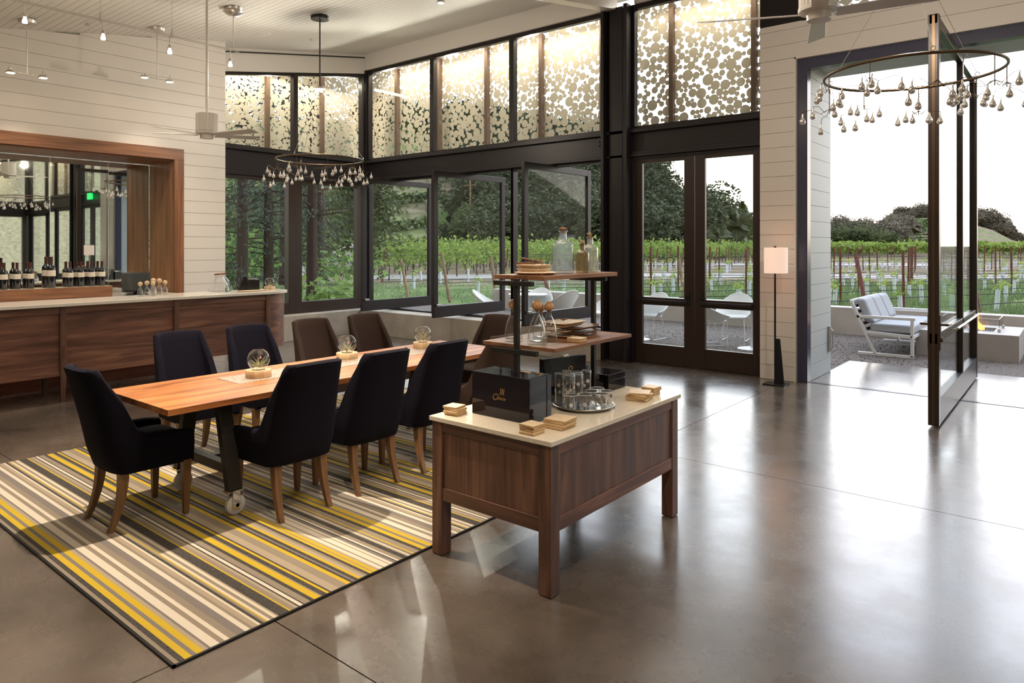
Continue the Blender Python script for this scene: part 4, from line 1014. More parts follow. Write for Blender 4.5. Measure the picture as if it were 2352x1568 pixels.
q = MB(); q.box(-9.62, -9.42, -1.6, 4.3, 0, .17); tag(q.build('foot_step', M['redwood'], bevel=.004), 'low red wooden plinth on the floor behind the bar legs', 'step')
# back counter and riser with the bottles
rs = thing('bottle_riser', 'long walnut riser box behind the bar worktop carrying the wine bottles', 'shelf', (0, 0, 0))
q = MB(); q.box(-9.26, -9.285, -1.6, 3.54, .17, 1.20); q.box(-9.285, -9.50, 3.52, 3.54, .17, 1.20); q.build('front_board', M['frame_y'], rs, bevel=.002)
q = MB(); q.box(-9.262, -9.54, -1.6, 3.538, 1.18, 1.2005); q.build('riser_top', M['stone'], rs, bevel=.002)
lamp('shelf_light', 'AREA', (-9.4, 1.8, 1.16), 3, WARM2, None, .05, size_y=3.2)
bc = thing('back_counter', 'pale topped work counter below the mirror behind the bar', 'counter', (0, 0, 0))
q = MB(); q.box(XW - .80, -10.25, -.4, 4.86, .95, .99); q.build('counter_top', M['stone'], bc, bevel=.003)
q = MB(); q.box(XW - .80, -10.29, -.4, 4.86, .0, .95); q.build('cabinet', M['walnut_x'], bc)
def wine(label, loc, sc, grp):
    t = thing('wine_bottle', label, 'bottle', loc, 0, grp); t.scale = (sc,) * 3
    q = MB(); q.lathe([(0, 0), (.036, 0), (.0375, .004), (.0375, .185), (.034, .205), (.018, .225), (.0145, .24), (.0145, .30)], n=20); q.build('bottle_body', M['bottle'], t, smooth=True, sharp=60)
    q = MB(); q.lathe([(.0150, .235), (.0153, .296), (.0158, .298), (.0158, .303), (0, .303)], n=14); q.build('foil_capsule', M['foil'], t, smooth=True)
    q = MB(); n_ = 20
    q.lathe([(.0381, .115), (.0381, .172)], n=20)
    q.build('paper_label', M['paper'], t, smooth=True)
    q = MB()
    for zz in (.135, .150): q.lathe([(.0383, zz), (.0383, zz + .0015)], n=20)
    q.build('label_print', M['greyprint'], t)
    return t
wy = [2.45, 2.557, 2.684, 3.088, 3.205, 3.329, 3.456]
ws = None; k = 0
front_ys = [2.33, 2.455, 2.60, 2.745, 3.09, 3.21, 3.335, 3.45]
# pixel-checked spacing: small pairs either side of the two large bottles
names_f = ['fourth to the left of the magnums, front row', 'third to the left of the magnums, front row', 'second to the left of the magnums, front row', 'just left of the magnums, front row', 'just right of the magnums, front row', 'second to the right of the magnums, front row', 'third to the right of the magnums, front row', 'right-hand last, front row']
for k, y in enumerate([2.33, 2.446, 2.57, 2.70, 3.106, 3.223, 3.343, 3.456]):
    lab = 'small red wine bottle ' + names_f[k]
    if ws is None: ws = wine(lab, (-9.36, y, 1.2008), 1, 'standard wine bottles on the riser'); 
    else: dup(ws, (-9.36, y, 1.2008), k, lab)
    dup(ws, (-9.47, y - .008, 1.2008), k + .5, 'small red wine bottle ' + names_f[k].replace('front row', 'back row'))
wine('large magnum bottle of red wine, front one of the tall pair on the riser', (-9.345, 2.905, 1.2008), 1.2, 'magnum bottles on the riser')
dup(bpy.data.objects['wine_bottle'] if False else ws, (-9.465, 2.89, 1.2008), .4, 'large magnum bottle of red wine, rear one of the tall pair on the riser', 'magnum bottles on the riser', (1.2,) * 3)
# ball-stoppered bottles on the bar
bb = [(-8.95, 3.738, .68, 'leftmost'), (-9.05, 3.86, .70, 'second from the left'), (-8.90, 3.868, .70, 'front middle one'), (-9.12, 3.967, .80, 'tallest, at the back'), (-9.10, 4.032, .78, 'second from the right'), (-8.98, 4.05, .70, 'rightmost')]
for k, (x, y, sc, wh) in enumerate(bb):
    lb = 'clear ball-stoppered bottle on the bar by the black screen, ' + wh
    if k == 0: bp0 = carafe(lb, (x, y, 1.0705), sc, 'ball-stoppered bottles on the bar', M['light_wood'], .040)
    else: dup(bp0, (x, y, 1.0705), 0, lb, scale=(sc,) * 3)
# point-of-sale screens
def pos(label, loc, rz, s_=1):
    t = thing('payment_terminal', label, 'terminal', loc, rz, 'payment terminals behind and on the bar'); t.scale = (s_,) * 3
    q = MB(); q.hexa([(-.13, -.10, 0), (.13, -.10, 0), (.13, .10, 0), (-.13, .10, 0)], [(-.10, -.02, .03), (.10, -.02, .03), (.10, .09, .03), (-.10, .09, .03)]); q.hexa([(-.03, .0, .02), (.03, .0, .02), (.03, .05, .02), (-.03, .05, .02)], [(-.03, .04, .16), (.03, .04, .16), (.03, .07, .16), (-.03, .07, .16)]); q.build('stand', M['plastic'], t, bevel=.004)
    q = MB(); q.hexa([(-.16, -.05, .04), (.16, -.05, .04), (.16, -.02, .04), (-.16, -.02, .04)], [(-.16, .05, .28), (.16, .05, .28), (.16, .08, .28), (-.16, .08, .28)]); q.build('screen', M['plastic'], t, bevel=.006)
    q = MB(); q.hexa([(-.14, -.053, .06), (.14, -.053, .06), (.14, -.045, .06), (-.14, -.045, .06)], [(-.14, .038, .262), (.14, .038, .262), (.14, .047, .262), (-.14, .047, .262)]); q.build('display', M['dscreen'], t)
    return t
p1 = pos('black touchscreen terminal standing on the back counter at the right end of the mirror', (-10.02, 4.48, .99), radians(-75) + pi, 1.0)
p1.scale = (1.15,) * 3; p1.location = (-10.42, 4.30, .9905); p1.rotation_euler = (0, 0, radians(75))
t = thing('card_printer', 'black receipt printer with a tilted screen on the bar near its rounded end', 'printer', (-9.06, 5.22, 1.0705), radians(60)); t.scale = (1.25,) * 3
q = MB(); q.hexa([(-.10, -.06, 0), (.04, -.06, 0), (.04, .06, 0), (-.10, .06, 0)], [(-.04, -.06, .155), (.0, -.06, .155), (.0, .06, .155), (-.04, .06, .155)]); q.build('screen', M['plastic'], t, bevel=.004)
q = MB(); q.box(.0, .13, -.075, .075, 0, .12); q.build('printer_body', M['plastic'], t, bevel=.006)
q = MB(); q.box(.02, .11, -.06, .06, .12, .125); 
for k in range(4): q.box(.03 + k * .02, .04 + k * .02, -.05, .05, .125, .13)
q.build('paper_slot', M['silver'], t)
plate('oval_tray', 'pale oval wooden tray on the bar in front of the black printer', (-8.78, 5.14, 1.0705), .08, .24, .012, M['board'], 0, 'tray', None)
# tilted jug
t = thing('glass_jug', 'wide clear glass jug with a dark wooden lid on the right part of the bar', 'jug', (-9.02, 4.80, 1.0705)); t.scale = (1.1,) * 3
q = MB(); q.lathe([(0, 0), (.125, 0), (.13, .01), (.115, .05), (.075, .11), (.05, .17), (.052, .20), (.048, .20), (.046, .17), (.07, .11), (.11, .05), (.122, .012), (0, .010)], n=32); q.build('glass_body', M['thin'], t, smooth=True, sharp=60)
q = MB(); q.hexa([(-.055, -.055, .20), (.055, -.055, .205), (.055, .055, .215), (-.055, .055, .21)], [(-.05, -.05, .222), (.05, -.05, .227), (.05, .05, .237), (-.05, .05, .232)]); q.build('wooden_lid', M['darkboard'], t, bevel=.01)
q = MB(); q.tube([(.0, .052, .19), (.0, .10, .12), (.0, .13, .04), (.0, .14, .004)], [.012, .018, .02, .014], 8); q.build('handle', M['thinblue'], t, smooth=True)

# ------------------------------------------------------------------ floor lamps
def flamp(label, loc):
    t = thing('floor_lamp', label, 'lamp', loc, 0, 'drum-shade floor lamps')
    q = MB(); q.box(-.13, .13, -.11, .11, 0, .015); q.build('base', M['blackmetal'], t, bevel=.003)
    q = MB(); q.hexa([(-.0, -.006, .015), (.10, -.006, .015), (.10, .006, .015), (-.0, .006, .015)], [(-.0, -.006, .56), (.05, -.006, .56), (.05, .006, .56), (-.0, .006, .56)]); q.build('steel_fin', M['blackmetal'], t)
    q = MB(); q.cyl((-.01, 0, 0), .012, .015, 1.66, 10); q.cyl((-.01, 0, 0), .014, 1.66, 1.69, 10); q.build('pole', M['blackmetal'], t, smooth=True)
    q = MB(); q.lathe([(.138, 1.36), (.138, 1.67)], n=32); q.lathe([(.136, 1.67), (.136, 1.36)], n=32); q.build('lamp_shade', M['shade'], t, smooth=True)
    q = MB(); q.tube([(-.136, 0, 1.66), (.136, 0, 1.66)], .003); q.build('shade_spider', M['blackmetal'], t)
    lamp('lamp_glow', 'POINT', (loc[0], loc[1], 1.50), 7, (1, .62, .40), size=.05)
    return t
flamp('slim black floor lamp with a lit drum shade against the white boarded pier', (-2.87, 8.62, 0))
flamp('slim black floor lamp with a lit drum shade at the pier seen in the mirror', (1.3, 8.66, 0))
t = thing('exit_sign', 'green lit exit sign above the far right double doors, seen in the mirror', 'sign', (1.9, 8.88, 3.25))
q = MB(); q.box(-.17, .17, 0, .05, -.10, .10); q.build('sign_box', M['exit'], t)
letter(t, 'EXIT', .15, (0, -.001, -.055), (pi / 2, 0, 0), M['whitemetal'])

# ------------------------------------------------------------------ ceiling fans
def fan(label, loc, ztop, rots, blade_r=.72):
    t = thing('ceiling_fan', label, 'fan', loc, 0, 'white ceiling fans')
    q = MB(); q.cyl((0, 0, 0), .014, .16, ztop - loc[2], 12); q.build('down_rod', M['fanwhite'], t, smooth=True)
    q = MB(); q.lathe([(.0, ztop - loc[2]), (.07, ztop - loc[2]), (.06, ztop - loc[2] - .06), (.015, ztop - loc[2] - .08)], n=20); q.build('ceiling_cup', M['fanwhite'], t, smooth=True)
    q = MB(); n_ = 28; 
    prof = []
    vs = []
    for z in (-.03, .17):
        for k in range(n_ * 2): a = pi * k / n_; r0 = .118 if k % 2 else .110; vs.append((r0 * cos(a), r0 * sin(a), z))
    m2 = n_ * 2; q.add(vs, [(k, (k + 1) % m2, m2 + (k + 1) % m2, m2 + k) for k in range(m2)] + [tuple(range(m2))[::-1], tuple(range(m2, 2 * m2))])
    q.build('motor_housing', M['fanwhite'], t)
    q = MB(); q.lathe([(.10, -.03), (.122, -.035), (.122, -.06), (.10, -.065), (.075, -.068), (.070, -.115), (.0, -.118)], n=32); q.build('hub', M['fanwhite'], t, smooth=True, sharp=40)
    q = MB(); q.lathe([(.119, -.045), (.1235, -.0475), (.119, -.05)], n=32); q.build('trim_ring', M['chrome'], t, smooth=True)
    for a0 in rots:
        a = radians(a0); q = MB(); q.T = lambda x, y, z, a=a: (x * cos(a) - (y) * sin(a), x * sin(a) + y * cos(a), z)
        q.hexa([(.10, -.045, -.062), (blade_r - .03, -.062, -.030), (blade_r, .055, -.056), (.10, .045, -.086)], [(.10, -.045, -.054), (blade_r - .03, -.062, -.024), (blade_r, .055, -.050), (.10, .045, -.078)])
        q.build('fan_blade', M['fanwhite'], t, bevel=.002)
    return t
LF = at((475 - 1176) / 1597, 8.0); RF = at((1881 - 1176) / 1597, 4.35)
fan('white ceiling fan on a long rod over the bar side of the hall', (LF[0], LF[1], 3.04), ceil_z(LF[1]) - .002, (30, 85, 215, 265), .62)
fan('white ceiling fan at the top right above the concrete floor', (RF[0], RF[1], 3.22), ceil_z(RF[1]) - .002, (107, 197, 287, 17), .74)

# ------------------------------------------------------------------ chandeliers
def chandelier(label, cx_, cy_, zr_, seed, rod=True):
    r_ = random.Random(seed); zc = ceil_z(cy_); R_ = .61
    t = thing('ring_chandelier', label, 'chandelier', (cx_, cy_, 0), 0, 'ring chandeliers with glass drops')
    q = MB(); q.tube([(R_ * cos(2 * pi * k / 64), R_ * sin(2 * pi * k / 64), zr_) for k in range(64)], .0115, 8, close=True); q.build('ring', M['bronze_ring'], t, smooth=True, sharp=60)
    q = MB(); q.lathe([(0, zc - .06), (.125, zc - .06), (.128, zc - .055), (.128, zc - .012), (.0, zc - .0)], n=32); q.build('canopy', M['blackmetal'], t, smooth=True, sharp=40)
    q = MB(); q.cyl((0, 0, 0), .010, 3.98, zc - .05, 10); q.build('rod', M['blackmetal'], t, smooth=True)
    q = MB(); q.lathe([(0, 3.99), (.03, 3.99), (.075, 3.965), (.075, 3.95), (0, 3.95)], n=20); hd = q.build('lamp_head', M['silver'], t, smooth=True, sharp=40)
    for k in range(3):
        q = MB(); a = 2 * pi * k / 3; q.lathe([(0, 0), (.016, .004), (.018, .02), (.010, .035)], (.048 * cos(a), .048 * sin(a), 3.92), 10); q.build('bulb', M['bulb'], hd, smooth=True)
    for k in range(3):
        a = 2 * pi * k / 3 + .9; q = MB(); q.tube([(.02 * cos(a), .02 * sin(a), 3.95), (R_ * cos(a), R_ * sin(a), zr_ + .03)], .0022, 5)
        q.tube([(R_ * cos(a) + .015 * cos(b_), R_ * sin(a), zr_ + .03 + .015 * sin(b_)) for b_ in [i * pi / 5 for i in range(10)]], .003, 5, close=True); q.build('cable', M['silver'], t)
    nc = 9; dm = None
    for k in range(nc):
        a = 2 * pi * k / nc + .25; bx_, by_ = R_ * cos(a), R_ * sin(a); drops = []
        q = MB(); h0 = r_.uniform(.10, .20); z1 = zr_ - h0; q.tube([(bx_, by_, zr_), (bx_, by_, z1 - .04)], .0035, 6)
        for j in range(6):
            b_ = 2 * pi * j / 6 + r_.uniform(-.4, .4); l_ = r_.uniform(.07, .24); dz = r_.uniform(-.02, .11); ex, ey, ez = bx_ + l_ * cos(b_), by_ + l_ * sin(b_), z1 - dz
            q.tube([(bx_, by_, z1), (bx_ + l_ * .3 * cos(b_), by_ + l_ * .3 * sin(b_), z1 - dz * .2 - .03), (bx_ + l_ * .7 * cos(b_ + .12), by_ + l_ * .7 * sin(b_ + .12), z1 - dz * .7 + .015), (ex, ey, ez + .012), (ex + .008, ey, ez + .004), (ex + .004, ey, ez - .006)], .0022, 5)
            drops.append((ex, ey, ez))
        br = q.build('wire_branch', M['bronze_ring'], t)
        for (ex, ey, ez) in drops:
            if dm is None:
                g = MB(); g.lathe([(0.0035, 0), (.0055, -.012), (.0065, -.028), (.016, -.045), (.0215, -.060), (.0185, -.074), (.010, -.081), (0, -.083)], n=14)
                do = g.build('glass_drop', M['dropglass'], br, smooth=True, sharp=80); dm = do.data
            else:
                do = bpy.data.objects.new('glass_drop', dm); C.objects.link(do); do.parent = br
            do.location = (ex, ey, ez)
            do.scale = (1.12,) * 3
    lamp('pendant_light', 'POINT', (cx_, cy_, 3.86), 62, (1, .88, .74), size=.05)
    return t
m_, N_, K_, b_ = new_mat('silvered_drop_glass'); M['dropglass'] = m_
b_.inputs['Base Color'].default_value = (.92, .88, .84, 1); b_.inputs['Roughness'].default_value = .03; b_.inputs['Transmission Weight'].default_value = .3; b_.inputs['Metallic'].default_value = .75; b_.inputs['IOR'].default_value = 1.45
chandelier('ring chandelier with glass drops over the far end of the long table', -8.5, 6.03, 2.93, 3)
chandelier('large ring chandelier with glass drops in front of the open doorway', -1.0, 6.08, 3.02, 4)

# ------------------------------------------------------------------ track lights, pendants
RXX, RZ = -8.53, 4.235
t = thing('track_light_rail', 'twin-cable monorail with standoffs hung below the sloped white ceiling', 'rail', (0, 0, 0))
q = MB(); q.box(RXX - .006, RXX + .006, -2.0, 4.80, RZ - .012, RZ - .004); q.build('rail', M['silver'], t); q = MB(); q.box(RXX - .006, RXX + .006, -2.0, 4.80, RZ + .004, RZ + .012); q.build('rail', M['silver'], t)
for y in (.2, 1.6, 3.136, 3.93):
    q = MB(); q.tube([(RXX, y, RZ - .02), (RXX, y, RZ + .03), (RXX, y, RZ + .10)], [.018, .014, .004], 8); q.tube([(RXX, y, RZ + .10), (RXX, y, ceil_z(y))], .0022, 5); q.build('standoff', M['silver'], t)
q = MB(); zc = ceil_z(4.72); q.lathe([(0, zc), (.11, zc), (.10, zc - .04), (.13, zc - .06), (.08, zc - .10), (0, zc - .115)], (RXX, 4.72, 0), 24); q.build('canopy', M['silver'], t, smooth=True, sharp=40)
q = MB(); q.tube([(RXX, 4.72, zc - .1), (RXX, 4.72, RZ)], .005, 6); q.build('feed_rod', M['silver'], t)
hw_ = ['leftmost in view', 'second from the left', 'third from the left', 'at the right-hand end of the rail']
for k, y in enumerate([.3, 1.2, 2.411, 3.163, 3.904, 4.679]):
    lb = 'lit glass spot head hanging from the rail, ' + (hw_[k - 2] if k > 1 else ['far outside the view to the left', 'just outside the view to the left'][k])
    t = thing('spot_head', lb, 'spotlight', (RXX, y, RZ), 0, 'spot heads on the cable rail')
    q = MB(); q.tube([(0, 0, -.01), (0, 0, -.12)], [.008, .004], 6); q.lathe([(.004, -.11), (.02, -.12), (.022, -.155), (.012, -.16)], n=12); q.build('stem', M['silver'], t, smooth=True)
    q = MB(); q.lathe([(.031, -.145), (.031, -.215)], n=16); q.build('glass_sleeve', M['thin'], t, smooth=True)
    q = MB(); q.lathe([(.010, -.16), (.023, -.19), (.024, -.215), (0, -.220)], n=12); q.build('bulb', M['bulb'], t, smooth=True)
    lamp('spot_glow', 'SPOT', (RXX, y, RZ - .24), 48, WARM2, (RXX - 1.2 if k % 2 else RXX - .7, y + .1, 1.2), .03, 95, .8)
for (x, y, zh, wh) in ((-10.0, 2.85, 3.80, 'left of the two by the white wall'), (-9.95, 4.38, 4.02, 'right of the two by the white wall'), ):
    zc = ceil_z(y); t = thing('twin_spot_pendant', 'slim pendant with two small disc lamps, ' + wh, 'pendant', (x, y, 0), 0, 'twin-head pendants')
    q = MB(); q.lathe([(0, zc - .0), (.10, zc - .015), (.09, zc - .05), (.03, zc - .075), (0, zc - .08)], n=20); q.build('canopy', M['silver'], t, smooth=True, sharp=40)
    q = MB(); q.tube([(0, 0, zc - .07), (0, 0, zh)], .006, 6); q.tube([(0, -.13, zh), (0, .13, zh)], .005, 6); q.build('rod', M['silver'], t)
    for s_ in (-1, 1):
        q = MB(); yy = s_ * .17; q.tube([(0, s_ * .12, zh), (0, yy, zh + .03), (0, yy + s_ * .0, zh + .07), (0, yy + s_ * .03, zh + .03), (0, yy, zh - .0)], .006, 6); q.lathe([(0, zh + .02), (.035, zh + .01), (.055, zh - .01), (.055, zh - .02), (.045, zh - .02)], (0, yy, 0), 18); h_ = q.build('lamp_head', M['silver'], t, smooth=True, sharp=40)
        q = MB(); q.lathe([(0, zh - .021), (.043, zh - .021)], (0, yy, 0), 18); q.build('lens', M['ledface'], h_)
    lamp('pendant_spot', 'SPOT', (x, y, zh - .06), 30, WARM2, (x - .5, y + .1, 1.5), .04, 80, .8)
def csurf(name, label, cat, x, y, r_, h_, mat):
    q = MB(); q.lathe([(0, -h_), (r_ * .9, -h_), (r_, -h_ * .5), (r_, 0)], n=24); o = q.build(name, mat, smooth=True, sharp=50); o.location = (x, y, ceil_z(y)); o.rotation_euler = (math.atan(.172), 0, 0); tag(o, label, cat); return o
csurf('ceiling_speaker', 'flat round white ceiling speaker near the black pendant canopy', 'speaker', -9.98, 5.99, .14, .008, M['ceil'])
for (x, y, lb) in ((-10.0, 3.52, 'small fire sprinkler on the ceiling above the white wall'), (-10.0, 6.93, 'small fire sprinkler on the ceiling by the far corner')):
    q = MB(); q.lathe([(0, -.03), (.035, -.028), (.035, -.024), (.008, -.02), (.008, 0)], n=10); o = q.build('fire_sprinkler', M['silver']); o.location = (x, y, ceil_z(y)); tag(o, lb, 'sprinkler')
t = thing('recessed_spot', 'bright recessed ceiling spot at the top edge right of the black pendant', 'spotlight', (-7.03, 7.02, ceil_z(7.02) - .05))
q = MB(); q.lathe([(.05, .05), (.055, 0), (.045, 0), (.04, .03)], n=18); q.build('trim_collar', M['silver'], t, smooth=True)
q = MB(); q.lathe([(0, .01), (.04, .012)], n=14); q.build('bulb', M['bulb'], t)

# ------------------------------------------------------------------ terrace outside
q = MB(); q.box(-12.6, 8, 14.58, 14.95, -.2, .49); kb = struct(q.build('wall_terrace_kerb', pbr('pale_terrace_concrete', (.50, .45, .39), .8, bump=.2, bscale=20, var=.14, vscale=2), bevel=.01))
# outdoor sofa: sled frame along x, seats face +x
t = thing('outdoor_sofa', 'white framed outdoor sofa with grey cushions on the gravel terrace', 'sofa', (-2.35, 13.0, -.03))
W2 = .93
for sy in (-1, 1):
    y = sy * W2; q = MB()
    def bar(p, r_, th=.022):
        a, b_ = Vector((p[0], 0, p[1])), Vector((r_[0], 0, r_[1])); d = (b_ - a).normalized(); nn = Vector((-d.z, 0, d.x)) * th
        q.hexa([(a.x - nn.x, y - .03, a.z - nn.z), (a.x + nn.x, y - .03, a.z + nn.z), (a.x + nn.x, y + .03, a.z + nn.z), (a.x - nn.x, y + .03, a.z - nn.z)], [(b_.x - nn.x, y - .03, b_.z - nn.z), (b_.x + nn.x, y - .03, b_.z + nn.z), (b_.x + nn.x, y + .03, b_.z + nn.z), (b_.x - nn.x, y + .03, b_.z - nn.z)])
    bar((-.38, .022), (.40, .022)); bar((.38, .02), (.38, .58)); bar((-.40, .60), (.42, .60)); bar((-.13, .03), (-.48, .84)); bar((-.25, .36), (.38, .33))
    q.build('side_frame', M['whitemetal'], t, bevel=.004)
q = MB(); q.box(.36, .40, -W2, W2, .30, .35); q.build('front_rail', M['whitemetal'], t, bevel=.004)
q = MB(); q.box(-.50, -.45, -W2, W2, .80, .86); q.build('top_rail', M['whitemetal'], t, bevel=.004)
q = MB()
for k in range(5):
    z = .38 + k * .09; x = -.24 - (z - .33) * .44; q.box(x - .012, x + .012, -W2 + .03, W2 - .03, z, z + .05)
q.box(-.24, .36, -W2 + .03, W2 - .03, .345, .36)
q.build('slats', M['darkslat'], t)
q = MB(); q.box(-.22, .40, -W2 + .05, W2 - .05, .362, .50); q.build('seat_cushion', M['cushion'], t, bevel=.035, seg=4)
for k in range(3):
    a = -W2 + .06 + k * .58; q = MB()
    q.hexa([(-.29, a, .50), (-.14, a, .50), (-.14, a + .565, .50), (-.29, a + .565, .50)], [(-.44, a, .88), (-.30, a, .88), (-.30, a + .565, .88), (-.44, a + .565, .88)]); q.build('back_cushion', M['cushion'], t, bevel=.045, seg=4)
# fire pit
t = thing('fire_pit', 'low square concrete fire pit with glass wind guard and a small flame', 'fire pit', (-1.2, 13.35, -.03))
q = MB(); z1 = .40; q.box(-.80, .52, -.78, .60, 0, .34)
for (a, b_, c_, d_) in ((-.80, .52, -.78, -.38), (-.80, .52, .22, .60), (-.80, -.45, -.38, .22), (.18, .52, -.38, .22)): q.box(a, b_, c_, d_, .34, z1)
q.build('concrete_body', M['fireconc'], t)
q = MB(); r_ = random.Random(4)
for k in range(260):
    x, y, s_ = r_.uniform(-.44, .17), r_.uniform(-.37, .21), r_.uniform(.012, .022); q.lathe([(0, -s_), (s_, 0), (0, s_)], (x, y, .36 + r_.uniform(0, .02)), 5)
o = q.build('lava_glass', M['lava'], t); o['kind'] = 'stuff'
q = MB()
for (a, b_, c_, d_) in ((-.5, .26, -.43, -.42), (-.5, .26, .26, .27), (-.5, -.49, -.42, .26), (.25, .26, -.42, .26)): q.box(a, b_, c_, d_, .42, .60)
q.build('glass_guard', M['thin'], t)
q = MB()
for x in (-.495, .255):
    for y in (-.42, .26): q.box(x - .02, x + .02, y - .02, y + .02, .40, .45)
q.build('guard_clip', M['silver'], t)
flm, N, K, b = new_mat('flame'); N.remove(b); e1 = N.new('ShaderNodeEmission'); e1.inputs[0].default_value = (1, .42, .10, 1); e1.inputs[1].default_value = 2.2
tr_ = N.new('ShaderNodeBsdfTransparent'); mx_ = N.new('ShaderNodeMixShader'); mx_.inputs[0].default_value = .55; K.new(tr_.outputs[0], mx_.inputs[1]); K.new(e1.outputs[0], mx_.inputs[2]); K.new(mx_.outputs[0], N['Material Output'].inputs[0])
q = MB()
for k in range(7):
    x, y = r_.uniform(-.16, .02), r_.uniform(-.12, .08); h_ = r_.uniform(.10, .26); q.tube([(x + .015 * sin(j * 1.3 + k), y + .012 * cos(j * 1.7 + k), .37 + h_ * j / 6) for j in range(7)], [.018, .034, .036, .028, .018, .009, .001], 7)
q.build('flame', flm, t, smooth=True)

# wicker bucket chairs and round tables
def bucket(label, loc, rz):
    t = thing('wicker_chair', label, 'chair', loc, rz, 'white wicker terrace chairs')
    q = MB()
    def fn(u, v, off=0):
        a = (u - .5) * pi * 1.25; top = .50 + .33 * cos(a * .62) ** 3
        R0 = .20 + .12 * v ** .8 + off; z = .42 + (top - .42) * v
        return (R0 * sin(a) * 1.05, -R0 * cos(a) * 1.05 + .04 - .08 * v * cos(a), z)
    nu, nv = 26, 8; q.grid(fn, nu, nv); q.grid(lambda u, v: fn(u, v, -.014), nu, nv)
    q.tube([fn(i / 30, 1, -.007) for i in range(31)], .012, 6)
    q.build('woven_back', M['wicker'], t, smooth=True, sharp=70)
    q = MB(); q.lathe([(0, .40), (.22, .41), (.235, .43), (.22, .45), (0, .44)], (0, .03, 0), 24); q.build('seat', M['wicker'], t, smooth=True)
    for sx in (-1, 1):
        q = MB(); q.tube([(sx * .20, .22, .01), (sx * .17, .15, .42), (sx * .17, -.10, .42), (sx * .20, -.22, .01), (sx * .20, .22, .01)], .008, 6); q.build('sled_leg', M['whitemetal'], t)
    return t
def rtable(label, loc):
    t = thing('terrace_table', label, 'table', loc, 0, 'round white terrace tables')
    q = MB(); q.lathe([(0, .70), (.38, .70), (.40, .71), (.40, .725), (0, .725)], n=40); q.build('tabletop', M['whitemetal'], t, smooth=True, sharp=40)
    q = MB(); q.cyl((0, 0, 0), .03, .02, .70, 12); q.build('column', M['whitemetal'], t, smooth=True)
    q = MB(); q.lathe([(0, 0), (.24, 0), (.24, .01), (.03, .03), (0, .03)], n=30); q.build('base', M['whitemetal'], t, smooth=True, sharp=40)
    return t
def rt(u, d): x, y = at(u, d); return (x, y, -.03)
def U(px): return (px - 1176) / 1597
rtable('round white terrace table seen through the open windows behind the carafes', rt(U(1212), 14.4))
rtable('round white terrace table seen through the right-hand glazed door', rt(U(1728), 11.6))
rtable('round white terrace table cut by the left edge of the double doors', rt(U(1462), 12.8))
wc = bucket('white wicker chair left of the terrace table, framed by the second open window', rt(U(1128), 13.9), radians(-60))
for lb, px, d, rz in [('white wicker chair behind the terrace table, seen beside the near shelf post', 1232, 15.4 * .93, 200), ('white wicker chair right of the terrace table behind the third open window', 1290, 14.2, 75), ('white wicker chair just left of the tall steel column', 1385, 13.4, 150), ('white wicker chair in the left glazed door above the mid rail', 1494, 12.9, 175), ('white wicker chair at the left of the right glazed door', 1632, 12.1, -40), ('white wicker chair behind the round table in the right glazed door', 1690, 12.7, 190)]:
    dup(wc, rt(U(px), d), radians(rz), lb)
t = thing('patio_heater', 'x', 'heater') if False else None

# ------------------------------------------------------------------ land
SKY = [(-900, 300), (0, 250), (400, 230), (700, 222), (850, 235), (1000, 248), (1200, 262), (1390, 300), (1475, 385), (1571, 462), (1620, 478), (1729, 488), (1850, 515), (2352, 545), (4000, 545)]
SKY2 = [(1300, 470), (1620, 478), (1729, 486), (1890, 505), (1960, 510), (2020, 508), (2070, 494), (2110, 487), (2150, 488), (2225, 500), (2270, 508), (2300, 524), (2330, 540), (2352, 548), (2500, 556), (4000, 556)]
def interp(tab, x):
    if x <= tab[0][0]: return tab[0][1]
    for (a, b_), (c_, d_) in zip(tab, tab[1:]):
        if x <= c_: return b_ + (d_ - b_) * (x - a) / (c_ - a)
    return tab[-1][1]
def smooth_(x): x = max(0, min(1, x)); return x * x * (3 - 2 * x)
def elev(x, y):
    u, d = bearing(x, y)
    if d < 1 or abs(u) > 3: 
        h = 0
        return h
    px = 1176 + 1597 * u
    h = 0.0
    # near wooded hill on the left, crest at d=200
    e = (563 - interp(SKY, px)) / 1597 - .032
    if px < 1600: e = max(e, .03)
    h1 = max(0, e) * 200 * smooth_((d - (62 if px < 1000 else 85)) / (200 - (62 if px < 1000 else 85)))
    # far ridge at d=420
    e2 = max(0, (563 - interp(SKY2, px)) / 1597 - .004) if px > 1300 else 0
    h2 = e2 * 420 * smooth_((d - 190) / 230)
    h = max(h1, h2)
    if d > 60: h += 1.2 * noise.noise(Vector((x * .02, y * .02, 0))) * smooth_((d - 60) / 60)
    return max(h, 0) - .05 * (d > 60) 
q = MB(); us = [(-1500 + 45 * k - 1176) / 1597 for k in range(118)]
ds = [9.5, 14.7, 18, 24, 32, 42, 54, 64, 74, 86, 98, 112, 128, 145, 162, 180, 200, 225, 255, 290, 330, 375, 420, 480, 560]
def gp(u, d):
    x, y = at(u, d)
    z = elev(x, y)
    if y < 14.7 and x > -16: z = -.32
    return (x, y, z)
vs = [gp(u, d) for u in us for d in ds]; nd = len(ds)
q.add(vs, [(i * nd + j, (i + 1) * nd + j, (i + 1) * nd + j + 1, i * nd + j + 1) for i in range(len(us) - 1) for j in range(nd - 1)])
m, N, K, b = new_mat('land_surface'); g = N.new('ShaderNodeNewGeometry')
nz = N.new('ShaderNodeTexNoise'); nz.inputs['Scale'].default_value = .5; nz.inputs['Detail'].default_value = 8; K.new(g.outputs['Position'], nz.inputs[0])
nb_ = N.new('ShaderNodeTexNoise'); nb_.inputs['Scale'].default_value = .035; nb_.inputs['Detail'].default_value = 4; K.new(g.outputs['Position'], nb_.inputs[0])
